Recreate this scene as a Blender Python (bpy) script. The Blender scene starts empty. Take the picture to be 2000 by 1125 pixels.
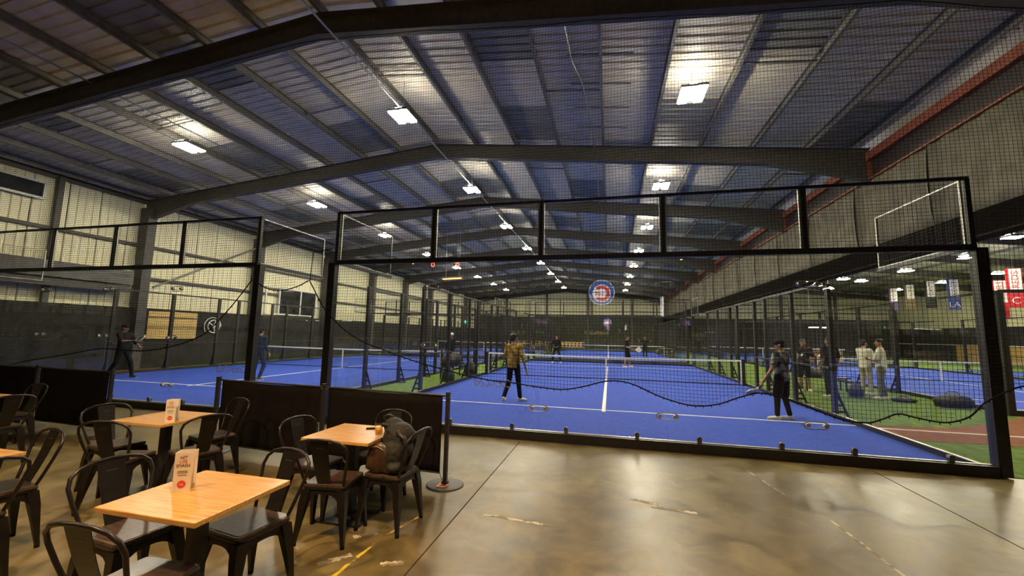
import bpy, math, random
from mathutils import Vector, Matrix
random.seed(7)
PI = math.pi
SC = bpy.context.scene
COL = SC.collection

# ------------------------------------------------------------------ camera, world, exposure
FPX, YAW, PITCH, ROLL = 798.53, -0.235551, 0.112883, 0.020478
CAM = Vector((0.147667, -6.853524, 1.711823))
fw = Vector((math.sin(YAW)*math.cos(PITCH), math.cos(YAW)*math.cos(PITCH), math.sin(PITCH)))
rt = Vector((math.cos(YAW), -math.sin(YAW), 0))
up = rt.cross(fw)
rt2 = math.cos(ROLL)*rt + math.sin(ROLL)*up
up2 = -math.sin(ROLL)*rt + math.cos(ROLL)*up
cd = bpy.data.cameras.new('camera')
cd.sensor_fit = 'HORIZONTAL'; cd.sensor_width = 36.0; cd.lens = FPX/2000*36.0
cd.clip_start = 0.05; cd.clip_end = 300
cam = bpy.data.objects.new('camera', cd); COL.objects.link(cam)
M = Matrix((rt2, up2, -fw)).transposed().to_4x4(); M.translation = CAM
cam.matrix_world = M
SC.camera = cam
w = bpy.data.worlds.new('night'); SC.world = w; w.use_nodes = True
w.node_tree.nodes['Background'].inputs[0].default_value = (0.02, 0.025, 0.035, 1)
w.node_tree.nodes['Background'].inputs[1].default_value = 0.3
SC.view_settings.view_transform = 'Standard'
SC.view_settings.look = 'None'
SC.view_settings.gamma = 1.0
SC.view_settings.use_curve_mapping = False
SC.view_settings.exposure = 0.22
cy = SC.cycles
cy.max_bounces = 7; cy.diffuse_bounces = 4; cy.glossy_bounces = 3; cy.transparent_max_bounces = 40
cy.caustics_reflective = False; cy.caustics_refractive = False
cy.sample_clamp_indirect = 4.0
LAMP_L = 360.0          # radiance of the hall's high-bay diffusers
LAMP_C = (1.0, 0.90, 0.66)

# ------------------------------------------------------------------ materials
MATS = {}
def mat(name, c1, c2=None, scale=6.0, rough=0.5, metal=0.0, bump=0.0, bscale=60.0, detail=4.0, spec=0.5, lo=0.35, hi=0.65, emit=None, es=0.0, stretch=None, alpha=None):
    if name in MATS: return MATS[name]
    if rough >= .8 and spec == .5: spec = .12
    m = bpy.data.materials.new(name); m.use_nodes = True
    nt = m.node_tree; N = nt.nodes; L = nt.links
    b = N['Principled BSDF']
    b.inputs['Roughness'].default_value = rough; b.inputs['Metallic'].default_value = metal
    b.inputs['Specular IOR Level'].default_value = spec
    tc = N.new('ShaderNodeTexCoord'); mp = N.new('ShaderNodeMapping')
    L.new(tc.outputs['Object'], mp.inputs['Vector'])
    if stretch: mp.inputs['Scale'].default_value = stretch
    c2 = c2 or tuple(min(1, x*1.15+0.002) for x in c1)
    no = N.new('ShaderNodeTexNoise'); no.inputs['Scale'].default_value = scale; no.inputs['Detail'].default_value = detail
    L.new(mp.outputs['Vector'], no.inputs['Vector'])
    rp = N.new('ShaderNodeValToRGB')
    rp.color_ramp.elements[0].position = lo; rp.color_ramp.elements[0].color = (*c1, 1)
    rp.color_ramp.elements[1].position = hi; rp.color_ramp.elements[1].color = (*c2, 1)
    L.new(no.outputs['Fac'], rp.inputs['Fac']); L.new(rp.outputs['Color'], b.inputs['Base Color'])
    if bump:
        n2 = N.new('ShaderNodeTexNoise'); n2.inputs['Scale'].default_value = bscale; n2.inputs['Detail'].default_value = 3
        L.new(mp.outputs['Vector'], n2.inputs['Vector'])
        bp = N.new('ShaderNodeBump'); bp.inputs['Strength'].default_value = bump; bp.inputs['Distance'].default_value = 0.02
        L.new(n2.outputs['Fac'], bp.inputs['Height']); L.new(bp.outputs['Normal'], b.inputs['Normal'])
    if emit:
        b.inputs['Emission Color'].default_value = (*emit, 1); b.inputs['Emission Strength'].default_value = es
    MATS[name] = m
    return m
def glassmat(name, tint, refl):
    m = bpy.data.materials.new(name); m.use_nodes = True
    nt = m.node_tree; N = nt.nodes; L = nt.links
    N.remove(N['Principled BSDF'])
    o = N['Material Output']; t = N.new('ShaderNodeBsdfTransparent'); g = N.new('ShaderNodeBsdfGlossy'); mx = N.new('ShaderNodeMixShader')
    no = N.new('ShaderNodeTexNoise'); no.inputs['Scale'].default_value = 1.3
    rp = N.new('ShaderNodeValToRGB')
    rp.color_ramp.elements[0].color = (*tint, 1); rp.color_ramp.elements[1].color = (*[min(1, x+0.015) for x in tint], 1)
    L.new(no.outputs['Fac'], rp.inputs['Fac']); L.new(rp.outputs['Color'], t.inputs['Color'])
    g.inputs['Roughness'].default_value = 0.0
    ge = N.new('ShaderNodeNewGeometry'); dt = N.new('ShaderNodeVectorMath'); dt.operation = 'DOT_PRODUCT'   # Schlick reflectance of thin glass
    L.new(ge.outputs['Normal'], dt.inputs[0]); L.new(ge.outputs['Incoming'], dt.inputs[1])
    def mth(op, a, bv, inv=False):
        k = N.new('ShaderNodeMath'); k.operation = op; k.use_clamp = op != 'POWER'
        L.new(a, k.inputs[1 if inv else 0]); k.inputs[0 if inv else 1].default_value = bv
        return k.outputs[0]
    ab = N.new('ShaderNodeMath'); ab.operation = 'ABSOLUTE'; L.new(dt.outputs['Value'], ab.inputs[0])
    f5 = mth('POWER', mth('SUBTRACT', ab.outputs[0], 1.0, True), 5.0)
    L.new(mth('MULTIPLY', mth('ADD', mth('MULTIPLY', f5, .96), .04), refl), mx.inputs[0])
    L.new(t.outputs[0], mx.inputs[1]); L.new(g.outputs[0], mx.inputs[2]); L.new(mx.outputs[0], o.inputs['Surface'])
    MATS[name] = m
    return m
def sheetmat(name, c1, c2, rough=0.5):
    return mat(name, c1, c2, 1.7, rough, bump=0.15, bscale=14)

BLACK = mat('black_steel', (0.012, 0.011, 0.011), (0.02, 0.019, 0.018), 20, 0.42)
GALV = mat('galvanised', (0.35, 0.35, 0.33), (0.48, 0.48, 0.45), 30, 0.4, 0.7)
GLASS = glassmat('court_glass', (0.985, 0.992, 0.987), 0.85)
WIRE = mat('mesh_wire', (0.03, 0.03, 0.03), (0.05, 0.05, 0.048), 30, 0.5, 0.3)
NETM = mat('net_cord', (0.012, 0.012, 0.012), (0.02, 0.02, 0.02), 30, 0.8)
BLUE = mat('blue_turf', (0.029, 0.070, 0.41), (0.040, 0.088, 0.48), 9, 0.85, bump=0.5, bscale=220, spec=0.2)
GREEN = mat('green_turf', (0.085, 0.150, 0.022), (0.15, 0.235, 0.04), 5, 0.9, bump=0.6, bscale=200, spec=0.2)
CLAY = mat('clay_turf', (0.19, 0.075, 0.035), (0.25, 0.10, 0.05), 6, 0.9, bump=0.5, bscale=200, spec=0.2)
LINE = mat('white_line', (0.62, 0.64, 0.60), (0.74, 0.75, 0.72), 30, 0.8)
STEEL = mat('frame_steel', (0.066, 0.062, 0.056), (0.092, 0.086, 0.078), 8, 0.6)
PURL = mat('purlin_steel', (0.20, 0.19, 0.165), (0.27, 0.255, 0.225), 7, 0.5, 0.2)
ROOFL = sheetmat('roof_foil', (0.70, 0.63, 0.49), (0.82, 0.745, 0.60), 0.45)
ROOFD = sheetmat('roof_skylight', (0.24, 0.235, 0.20), (0.32, 0.31, 0.265), 0.4)
CREAM = sheetmat('cream_sheet', (0.83, 0.79, 0.52), (0.92, 0.885, 0.62), 0.5)
FARSC = mat('hazed_far_screen', (0.050, 0.055, 0.043), (0.072, 0.078, 0.062), 3, 0.8)  # haze and reflections of the glass in front are put into this lighter tone
DADO = mat('dark_screen', (0.028, 0.028, 0.024), (0.042, 0.042, 0.036), 3, 0.8)
REDST = mat('red_oxide_steel', (0.27, 0.075, 0.04), (0.36, 0.11, 0.06), 9, 0.6)
CURT = mat('curtain_cloth', (0.105, 0.10, 0.078), (0.15, 0.14, 0.108), 3, 0.85, bump=0.3, bscale=40)
WHITE = mat('white_paint', (0.70, 0.70, 0.66), (0.80, 0.80, 0.76), 12, 0.5)
DARKGL = mat('night_glass', (0.015, 0.018, 0.018), (0.03, 0.035, 0.033), 2, 0.08)
TAPE = mat('net_tape', (0.70, 0.70, 0.66), (0.82, 0.82, 0.78), 15, 0.7)
UPL = mat('added_uplight_glow', (0.9, 0.9, 0.85), emit=(1.0, 0.93, 0.78), es=LAMP_L*0.16)
LED = mat('led_panel', (0.9, 0.9, 0.85), emit=LAMP_C, es=LAMP_L)
ALU = mat('lamp_housing', (0.18, 0.18, 0.18), (0.25, 0.25, 0.25), 20, 0.4, 0.6)
WOODT = mat('oak_top', (0.42, 0.20, 0.05), (0.68, 0.39, 0.12), 5, 0.28, stretch=(1.2, 14, 14), detail=6, lo=0.3, hi=0.7)
WOODS = mat('seat_wood', (0.030, 0.018, 0.013), (0.085, 0.055, 0.040), 7, 0.30, stretch=(20, 2, 2), detail=6)
CHAIRM = mat('chair_steel', (0.008, 0.006, 0.0055), (0.014, 0.0105, 0.009), 12, 0.36, 0.2)
CANVAS = mat('black_canvas', (0.005, 0.004, 0.004), (0.008, 0.0065, 0.0065), 8, 0.8, spec=0.15)

def concrete():
    m = bpy.data.materials.new('polished_concrete'); m.use_nodes = True
    nt = m.node_tree; N = nt.nodes; L = nt.links; b = N['Principled BSDF']
    tc = N.new('ShaderNodeTexCoord')
    def noise(sc, det, dist=0.0):
        n = N.new('ShaderNodeTexNoise'); n.inputs['Scale'].default_value = sc; n.inputs['Detail'].default_value = det
        n.inputs['Distortion'].default_value = dist; L.new(tc.outputs['Object'], n.inputs['Vector']); return n
    a = noise(0.55, 10, 1.2); f = noise(3.4, 12, 0.9); g = noise(34, 4)
    r1 = N.new('ShaderNodeValToRGB'); r1.color_ramp.elements[0].position = 0.32; r1.color_ramp.elements[1].position = 0.70
    r1.color_ramp.elements[0].color = (0.125, 0.092, 0.034, 1); r1.color_ramp.elements[1].color = (0.255, 0.205, 0.092, 1)
    L.new(a.outputs['Fac'], r1.inputs['Fac'])
    r2 = N.new('ShaderNodeValToRGB'); r2.color_ramp.elements[0].position = 0.35; r2.color_ramp.elements[1].position = 0.75
    r2.color_ramp.elements[0].color = (0.55, 0.52, 0.46, 1); r2.color_ramp.elements[1].color = (1.45, 1.44, 1.4, 1)
    L.new(f.outputs['Fac'], r2.inputs['Fac'])
    mx = N.new('ShaderNodeMix'); mx.data_type = 'RGBA'; mx.blend_type = 'MULTIPLY'; mx.inputs[0].default_value = 0.8
    L.new(r1.outputs['Color'], mx.inputs[6]); L.new(r2.outputs['Color'], mx.inputs[7])
    L.new(mx.outputs[2], b.inputs['Base Color'])
    rr = N.new('ShaderNodeMapRange'); rr.inputs[3].default_value = 0.22; rr.inputs[4].default_value = 0.50
    L.new(f.outputs['Fac'], rr.inputs[0]); L.new(rr.outputs[0], b.inputs['Roughness'])
    bp = N.new('ShaderNodeBump'); bp.inputs['Strength'].default_value = 0.06; bp.inputs['Distance'].default_value = 0.01
    L.new(g.outputs['Fac'], bp.inputs['Height']); L.new(bp.outputs['Normal'], b.inputs['Normal'])
    b.inputs['Specular IOR Level'].default_value = 0.5
    return m
CONC = concrete()

# ------------------------------------------------------------------ mesh helpers
class MB:
    def __init__(s): s.v = []; s.f = []
    def add(s, vs, fs):
        o = len(s.v); s.v += [tuple(v) for v in vs]; s.f += [tuple(i+o for i in f) for f in fs]; return s
    def box(s, c, d, R=None):
        hx, hy, hz = d[0]/2, d[1]/2, d[2]/2
        vs = [Vector((x, y, z)) for z in (-hz, hz) for x, y in ((-hx, -hy), (hx, -hy), (hx, hy), (-hx, hy))]
        if R is not None: vs = [R @ v for v in vs]
        c = Vector(c)
        return s.add([v+c for v in vs], [(3, 2, 1, 0), (4, 5, 6, 7), (0, 1, 5, 4), (1, 2, 6, 5), (2, 3, 7, 6), (3, 0, 4, 7)])
    def bar(s, a, b, wd, ht):                       # rectangular bar between two points
        a = Vector(a); b = Vector(b); d = b-a
        R = d.to_track_quat('Y', 'Z').to_matrix()
        return s.box((a+b)/2, (wd, d.length, ht), R)
    def hull(s, bot, top):                          # prism between two equal polygons
        n = len(bot)
        fs = [tuple(reversed(range(n))), tuple(range(n, 2*n))] + [(i, (i+1) % n, (i+1) % n+n, i+n) for i in range(n)]
        return s.add(list(bot)+list(top), fs)
    def tube(s, path, r, n=6, cap=True, closed=False):
        P = [Vector(p) for p in path]; k = len(P); rs = r if isinstance(r, (list, tuple)) else [r]*k
        o = len(s.v); ref = None
        for i, p in enumerate(P):
            a = P[i-1] if (i > 0 or closed) else p
            b = P[(i+1) % k] if (i < k-1 or closed) else p
            d = (b-a).normalized()
            if ref is None: ref = d.orthogonal().normalized()
            u = (ref - d*ref.dot(d))
            u = u.normalized() if u.length > 1e-5 else d.orthogonal().normalized()
            ref = u; v = d.cross(u)
            for j in range(n):
                t = 2*PI*j/n; s.v.append(tuple(p + (u*math.cos(t)+v*math.sin(t))*rs[i]))
        m = k if closed else k-1
        for i in range(m):
            i2 = (i+1) % k
            for j in range(n):
                j2 = (j+1) % n
                s.f.append((o+i*n+j, o+i*n+j2, o+i2*n+j2, o+i2*n+j))
        if cap and not closed:
            s.f.append(tuple(o+j for j in reversed(range(n)))); s.f.append(tuple(o+(k-1)*n+j for j in range(n)))
        return s
    def cyl(s, c, r, h, n=16, r2=None):
        return s.tube([c, (c[0], c[1], c[2]+h)], [r, r if r2 is None else r2], n)
    def lathe(s, prof, n=16, c=(0, 0, 0)):
        o = len(s.v)
        for r, z in prof:
            for j in range(n):
                t = 2*PI*j/n; s.v.append((c[0]+r*math.cos(t), c[1]+r*math.sin(t), c[2]+z))
        for i in range(len(prof)-1):
            for j in range(n):
                j2 = (j+1) % n; s.f.append((o+i*n+j, o+i*n+j2, o+(i+1)*n+j2, o+(i+1)*n+j))
        s.f.append(tuple(o+j for j in reversed(range(n)))); s.f.append(tuple(o+(len(prof)-1)*n+j for j in range(n)))
        return s
    def ell(s, c, r, n=14, m=9, R=None):
        o = len(s.v); c = Vector(c)
        for i in range(m+1):
            a = PI*i/m - PI/2
            rr = max(math.cos(a), 0.02)
            for j in range(n):
                t = 2*PI*j/n
                v = Vector((r[0]*rr*math.cos(t), r[1]*rr*math.sin(t), r[2]*math.sin(a)))
                if R is not None: v = R @ v
                s.v.append(tuple(v+c))
        for i in range(m):
            for j in range(n):
                j2 = (j+1) % n; s.f.append((o+i*n+j, o+i*n+j2, o+(i+1)*n+j2, o+(i+1)*n+j))
        s.f.append(tuple(o+j for j in reversed(range(n)))); s.f.append(tuple(o+m*n+j for j in range(n)))
        return s
    def cap(s, a, b, ra, rb, n=10):                 # tapered capsule
        a = Vector(a); b = Vector(b); d = (b-a)
        d = d.normalized() if d.length > 1e-6 else Vector((0, 0, 1))
        path = []; rs = []
        for t in (-0.98, -0.75, -0.4, 0): path.append(a+d*ra*t); rs.append(ra*math.sqrt(max(1-t*t, 0.02)))
        for t in (0, 0.4, 0.75, 0.98): path.append(b+d*rb*t); rs.append(rb*math.sqrt(max(1-t*t, 0.02)))
        return s.tube(path, rs, n)
    def loft(s, rings, n=16):                       # horizontal elliptical rings (centre, rx, ry)
        o = len(s.v)
        for c, rx, ry in rings:
            for j in range(n):
                t = 2*PI*j/n; s.v.append((c[0]+rx*math.cos(t), c[1]+ry*math.sin(t), c[2]))
        for i in range(len(rings)-1):
            for j in range(n):
                j2 = (j+1) % n; s.f.append((o+i*n+j, o+i*n+j2, o+(i+1)*n+j2, o+(i+1)*n+j))
        s.f.append(tuple(o+j for j in reversed(range(n)))); s.f.append(tuple(o+(len(rings)-1)*n+j for j in range(n)))
        return s
    def mesh(s, name, m, smooth=False):
        me = bpy.data.meshes.new(name); me.from_pydata(s.v, [], s.f); me.materials.append(m)
        if smooth: me.shade_smooth()
        return me
    def build(s, name, m, parent=None, smooth=False, loc=None, rot=None):
        return put(name, s.mesh(name, m, smooth), parent, loc, rot)

def put(name, me, parent=None, loc=None, rot=None):
    o = bpy.data.objects.new(name, me); COL.objects.link(o)
    if parent is not None: o.parent = parent
    if loc is not None: o.location = loc
    if rot is not None: o.rotation_euler = rot
    return o
def tag(o, label=None, cat=None, group=None, kind=None):
    if label: o['label'] = label
    if cat: o['category'] = cat
    if group: o['group'] = group
    if kind: o['kind'] = kind
    return o
def thing(name, label, cat, loc=(0, 0, 0), rz=0.0, group=None, kind=None):
    o = bpy.data.objects.new(name, None); COL.objects.link(o)
    o.location = loc; o.rotation_euler = (0, 0, rz); o.empty_display_size = 0.2
    return tag(o, label, cat, group, kind)
def stuff(o): o['kind'] = 'stuff'; return o
def struct(o, label=None): o['kind'] = 'structure'; (label and o.__setitem__('label', label)); return o
def bevel(o, wd, seg=2):
    b = o.modifiers.new('bevel', 'BEVEL'); b.width = wd; b.segments = seg; b.limit_method = 'ANGLE'; return o
PEND = []
def text(body, size, m, parent, loc, rot, name='lettering', ext=0.001, sx=1.0, shear=0.0, flip=False):
    c = bpy.data.curves.new(name, 'FONT'); c.body = body; c.size = size; c.extrude = ext; c.align_x = 'CENTER'; c.align_y = 'CENTER'
    c.shear = shear; c.resolution_u = 3
    c.materials.append(m)
    o = put(name, c, parent, loc, rot); o.scale = (-sx if flip else sx, 1, 1)
    PEND.append(o)
    return o
ORD = ['first', 'second', 'third', 'fourth', 'fifth', 'sixth', 'seventh', 'eighth', 'ninth', 'tenth', 'eleventh', 'twelfth']

# ------------------------------------------------------------------ the hall: floor
XL, XR, YB, YF = -18.8, 33.0, -13.0, 50.3          # left wall, far right wall, wall behind the camera, far wall
floor = struct(MB().box(((XL+XR)/2, (YB+YF)/2, -0.1), (XR-XL, YF-YB, 0.2)).build('floor', CONC))
GR = mat('floor_joint', (0.035, 0.028, 0.018), (0.05, 0.04, 0.025), 20, 0.9)
for a, b in (((-1.27, -0.2), (-1.29, -12.9)), ((3.55, -0.2), (3.45, -12.9)), ((-18, -6.3), (4, -6.35))):
    MB().bar((*a, 0.0005), (*b, 0.0005), 0.012, 0.002).build('saw_cut_joint', GR, floor)
PAINTY = mat('worn_yellow_paint', (0.20, 0.15, 0.06), (0.72, 0.52, 0.04), 9, 0.6, lo=0.44, hi=0.52, detail=8)
PAINTW = mat('worn_white_paint', (0.21, 0.165, 0.085), (0.60, 0.54, 0.38), 9, 0.6, lo=0.47, hi=0.56, detail=8)
def flake(name, pts, wd, m, seed):
    rnd = random.Random(seed); b = MB()
    a, e = Vector((*pts[0], 0)), Vector((*pts[1], 0)); d = (e-a); n = Vector((-d.y, d.x, 0)).normalized(); k = 14
    L = []; R = []
    for i in range(k+1):
        p = a+d*i/k; L.append(p+n*wd*(0.3+0.35*rnd.random())); R.append(p-n*wd*(0.3+0.35*rnd.random()))
    for i in range(k):
        b.hull([(*R[i][:2], 0.0002), (*R[i+1][:2], 0.0002), (*L[i+1][:2], 0.0002), (*L[i][:2], 0.0002)], [(*R[i][:2], 0.0012), (*R[i+1][:2], 0.0012), (*L[i+1][:2], 0.0012), (*L[i][:2], 0.0012)])
    b.build(name, m, floor)
flake('yellow_floor_line', ((-1.78, -4.6), (-1.72, -3.66)), 0.03, PAINTY, 1)
flake('yellow_floor_line', ((-1.70, -3.5), (-1.60, -3.12)), 0.022, PAINTY, 2)
flake('white_floor_mark', ((-1.95, -4.05), (-1.80, -3.86)), 0.06, PAINTW, 3)
flake('white_floor_mark', ((-1.52, -3.92), (-1.36, -3.86)), 0.06, PAINTW, 4)
flake('white_floor_mark', ((-1.95, -3.62), (-1.80, -3.50)), 0.05, PAINTW, 5)
flake('white_floor_mark', ((0.55, -2.25), (0.98, -2.30)), 0.06, PAINTW, 6)
flake('white_floor_mark', ((-1.05, -2.9), (-0.35, -2.95)), 0.05, PAINTW, 8)
flake('white_floor_mark', ((1.85, -0.5), (2.05, -1.6)), 0.02, PAINTW, 9)
flake('white_floor_mark', ((2.2, -2.1), (2.35, -5.0)), 0.03, PAINTW, 10)
flake('white_floor_mark', ((0.35, -2.1), (0.62, -2.18)), 0.05, PAINTW, 12)

turf = struct(MB().box(((XL+XR)/2, YF/2, 0.004), (XR-XL, YF-.02, 0.008)).build('floor_green_turf', GREEN), 'green artificial turf between the courts')
clay = MB()
cl = [(5.05, 2.0), (6.9, 2.05), (10, 2.3), (14, 2.0), (14, 6.6), (9.7, 5.7), (8.2, 4.4), (6.8, 3.5), (5.05, 3.22)]
clay.hull([(x, y, 0.008) for x, y in cl], [(x, y, 0.012) for x, y in cl]).build('clay_patch', CLAY, turf)
clay2 = [(-18.7, 0.3), (-17.0, 0.3), (-17.0, 6.0), (-18.7, 7.5)]
MB().hull([(x, y, 0.008) for x, y in clay2], [(x, y, 0.012) for x, y in clay2]).build('clay_patch', CLAY, turf)
MB().box((8.0, 2.97, 0.0135), (5.9, 0.07, 0.003)).build('white_base_line', LINE, turf)

# ------------------------------------------------------------------ the hall: roof
XRDG, XE = -5.65, 7.1
ZE, ZRD = 6.92, 8.22
def zr(x):                                          # top of the rafters
    if x <= XRDG: return ZE+(ZRD-ZE)*(x-XL)/(XRDG-XL)
    if x <= XE: return ZE+(ZRD-ZE)*(XE-x)/(XE-XRDG)
    if x <= 20: return ZE+(ZRD-ZE)*(x-XE)/(20-XE)
    return ZE+(ZRD-ZE)*(XR-x)/(XR-20)
FR = [-11.35, -5.8, -0.2] + [5.75+5.55*k for k in range(9)]
ceil = MB()
for x0, x1 in ((XL-0.2, XRDG), (XRDG, XE), (XE, 20), (20, XR+0.2)):
    za, zb = zr(x0)+0.32, zr(x1)+0.32
    ceil.hull([(x0, YB-.2, za), (x1, YB-.2, zb), (x1, YF+.2, zb), (x0, YF+.2, za)], [(x0, YB-.2, za+.06), (x1, YB-.2, zb+.06), (x1, YF+.2, zb+.06), (x0, YF+.2, za+.06)])
ceil = struct(ceil.build('ceiling', ROOFL))
def sheet_mesh(name, wid, length, m, pitch=0.25, rib=0.03):
    # ribbed sheet, ribs across x, repeating along y; underside at z=0
    b = MB(); k = max(1, round(length/pitch)); st = length/k; ys = []
    for i in range(k):
        ys += [(i*st, 0), (i*st+st*.70, 0), (i*st+st*.76, rib), (i*st+st*.94, rib)]
    ys.append((length, 0))
    vs = [(x, y-length/2, z) for y, z in ys for x in (-wid/2, wid/2)]
    fs = [(2*i, 2*i+2, 2*i+3, 2*i+1) for i in range(len(ys)-1)]
    b.add(vs, fs)
    me = bpy.data.meshes.new(name); me.from_pydata(b.v, [], b.f); me.materials.append(m); return me
NG = 9                                             # purlin gaps on each slope
slopes = [(XL, XRDG), (XRDG, XE)]
SHM = {}
def roof_panel(x0, x1, ya, yb, dark):
    dx = x1-x0; dz = zr(x1)-zr(x0); wid = math.hypot(dx, dz)-0.01; ln = yb-ya-0.012
    key = (round(wid, 2), round(ln, 2), dark)
    if key not in SHM: SHM[key] = sheet_mesh('roof_panel', wid, ln, ROOFD if dark else ROOFL)
    xm = (x0+x1)/2
    put('roof_panel', SHM[key], ceil, (xm, (ya+yb)/2, (zr(x0)+zr(x1))/2+0.22), (0, -math.atan2(dz, dx), 0))
bays = list(zip(FR[:-1], FR[1:]))
rnd = random.Random(3)
for si, (xa, xb) in enumerate(slopes):
    for bi, (ya, yb) in enumerate(bays):
        if bi in (1, 2, 3):
            for g in range(NG):
                x0 = xa+(xb-xa)*g/NG; x1 = xa+(xb-xa)*(g+1)/NG
                cuts = [0, .33, .66, 1] if (g+si) % 2 else [0, .25, .62, 1]
                for c in range(3):
                    dark = (c == 2 and (g*2+si+bi) % 3 == 1) or (c == 0 and (g+bi*2) % 4 == 2)
                    roof_panel(x0, x1, ya+(yb-ya)*cuts[c], ya+(yb-ya)*cuts[c+1], dark)
        else:
            for g in range(0, NG, 3):
                x0 = xa+(xb-xa)*g/NG; x1 = xa+(xb-xa)*(g+3)/NG
                roof_panel(x0, x1, ya, ya+(yb-ya)*.6, False); roof_panel(x0, x1, ya+(yb-ya)*.6, yb, (g//3+bi) % 2 == 0)
# purlins (C sections) along the hall
PM = MB(); L = YF-YB
for cx, cz, dx, dz in ((0, 0, .012, .2), (.03, .094, .06, .012), (.03, -.094, .06, .012), (.058, -.08, .01, .03)): PM.box((cx, 0, cz), (dx, L, dz))
PMe = PM.mesh('purlin', PURL)
for si, (xa, xb) in enumerate(slopes):
    for g in range(NG+1):
        if si == 1 and g == 0: continue
        x = xa+(xb-xa)*g/NG
        if g == NG and si == 1: x -= 0.35
        if g == 0 and si == 0: x += 0.25
        o = put('purlin', PMe, ceil, (x, (YB+YF)/2, zr(x)+0.11))
        if si: o.rotation_euler = (0, 0, PI)
for x in [XE+13*k/5 for k in range(1, 5)]+[20]+[20+13*k/5 for k in range(1, 5)]: put('purlin', PMe, ceil, (x, (YB+YF)/2, zr(x)+0.11))
# sag bars between purlins
BR = {}
for bi, (ya, yb) in enumerate(bays[:7]):
    for si, (xa, xb) in enumerate(slopes):
        for g in range(NG):
            if (g+bi+si) % 3: continue
            x0 = xa+(xb-xa)*g/NG; x1 = xa+(xb-xa)*(g+1)/NG; ym = ya+(yb-ya)*(.5 if g % 2 else .36)
            MB().bar((x0, ym, zr(x0)+.06), (x1, ym, zr(x1)+.06), .05, .03).build('bridging_bar', PURL, ceil)
for k in range(5): MB().bar((-0.72-.72*.0, .4+1.05*k, zr(-.8)+.05), (.67, .4+1.05*k, zr(.7)+.05), .04, .03).build('bridging_bar', PURL, ceil)
# conduits
for pts in ([(-0.75, -1, zr(-.75)-.05), (-0.62, 1.5, zr(-.62)-.06), (-0.45, 2.2, zr(-.45)-.1), (-.3, 4.5, zr(-.3)-.04), (-.2, 20, zr(-.2)-.02)], [(-5.2, -12, 7.6), (-5.2, 40, 7.6)], [(-12.0, -12, zr(-12)-.05), (-12.0, 45, zr(-12)-.05)]):
    MB().tube(pts, .022, 6).build('conduit', GALV, ceil)
# rafters: I section with haunches, one pair per frame
def rafter_mesh(xa, xb, ridge_left):
    b = MB()
    pts = []
    n = 8
    def depth(x):
        de = min(abs(x-XL), abs(x-XE)); return 0.48 + (0.42*(1-de/2.6) if de < 2.6 else 0)
    xs = [xa+(xb-xa)*i/n for i in range(n+1)] + [XL+2.6, XE-2.6]
    xs = sorted(x for x in set(xs) if xa <= x <= xb)
    for x0, x1 in zip(xs[:-1], xs[1:]):
        t0, t1, b0, b1 = zr(x0)-.005, zr(x1)-.005, zr(x0)-depth(x0), zr(x1)-depth(x1)
        for y, za, zb, zc, zd in ((.008, b0, b1, t0, t1), (.10, t0-.016, t1-.016, t0, t1), (.10, b0-.016, b1-.016, b0, b1)):
            b.hull([(x0, -y, za), (x1, -y, zb), (x1, y, zb), (x0, y, za)], [(x0, -y, zc), (x1, -y, zd), (x1, y, zd), (x0, y, zc)])
    return b
RL = rafter_mesh(XL+.15, XRDG, 0).mesh('rafter', STEEL); RR = rafter_mesh(XRDG, XE-.05, 1).mesh('rafter', STEEL)
RA = MB()
for x0, x1 in ((XE+.3, 20), (20, XR-.2)):
    za, zb = zr(x0), zr(x1)
    RA.hull([(x0, -.09, za-.5), (x1, -.09, zb-.5), (x1, .09, zb-.5), (x0, .09, za-.5)], [(x0, -.09, za), (x1, -.09, zb), (x1, .09, zb), (x0, .09, za)])
RA = RA.mesh('rafter', STEEL)
for y in FR:
    put('rafter', RL, ceil, (0, y, 0)); put('rafter', RR, ceil, (0, y, 0)); put('rafter', RA, ceil, (0, y, 0))

# valley beam, dark lower beam, hanging curtain at the right side of the hall
vb = struct(thing('trim_1', 'red oxide painted steel beam along the right edge of the roof', 'beam'))
del vb['category']
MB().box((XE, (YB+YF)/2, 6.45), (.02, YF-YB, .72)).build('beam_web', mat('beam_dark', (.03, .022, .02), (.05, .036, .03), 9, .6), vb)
MB().box((XE-.06, (YB+YF)/2, 6.70), (.16, YF-YB, .22)).build('upper_flange', REDST, vb)
MB().box((XE, (YB+YF)/2, 6.08), (.24, YF-YB, .03)).build('lower_flange', REDST, vb)
for y in FR:
    MB().box((XE-.07, y, 6.40), (.10, .02, .60)).build('stiffener_plate', REDST, vb)
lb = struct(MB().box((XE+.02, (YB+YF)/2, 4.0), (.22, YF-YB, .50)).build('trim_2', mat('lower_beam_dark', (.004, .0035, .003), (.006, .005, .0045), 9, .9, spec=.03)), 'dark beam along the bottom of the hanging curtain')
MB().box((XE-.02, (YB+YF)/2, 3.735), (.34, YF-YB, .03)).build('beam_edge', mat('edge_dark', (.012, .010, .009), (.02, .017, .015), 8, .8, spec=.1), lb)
cu = thing('curtain', 'grey wrinkled cloth curtain hanging below the red beam on the right', 'curtain')
rc = random.Random(11)
y = YB
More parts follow.
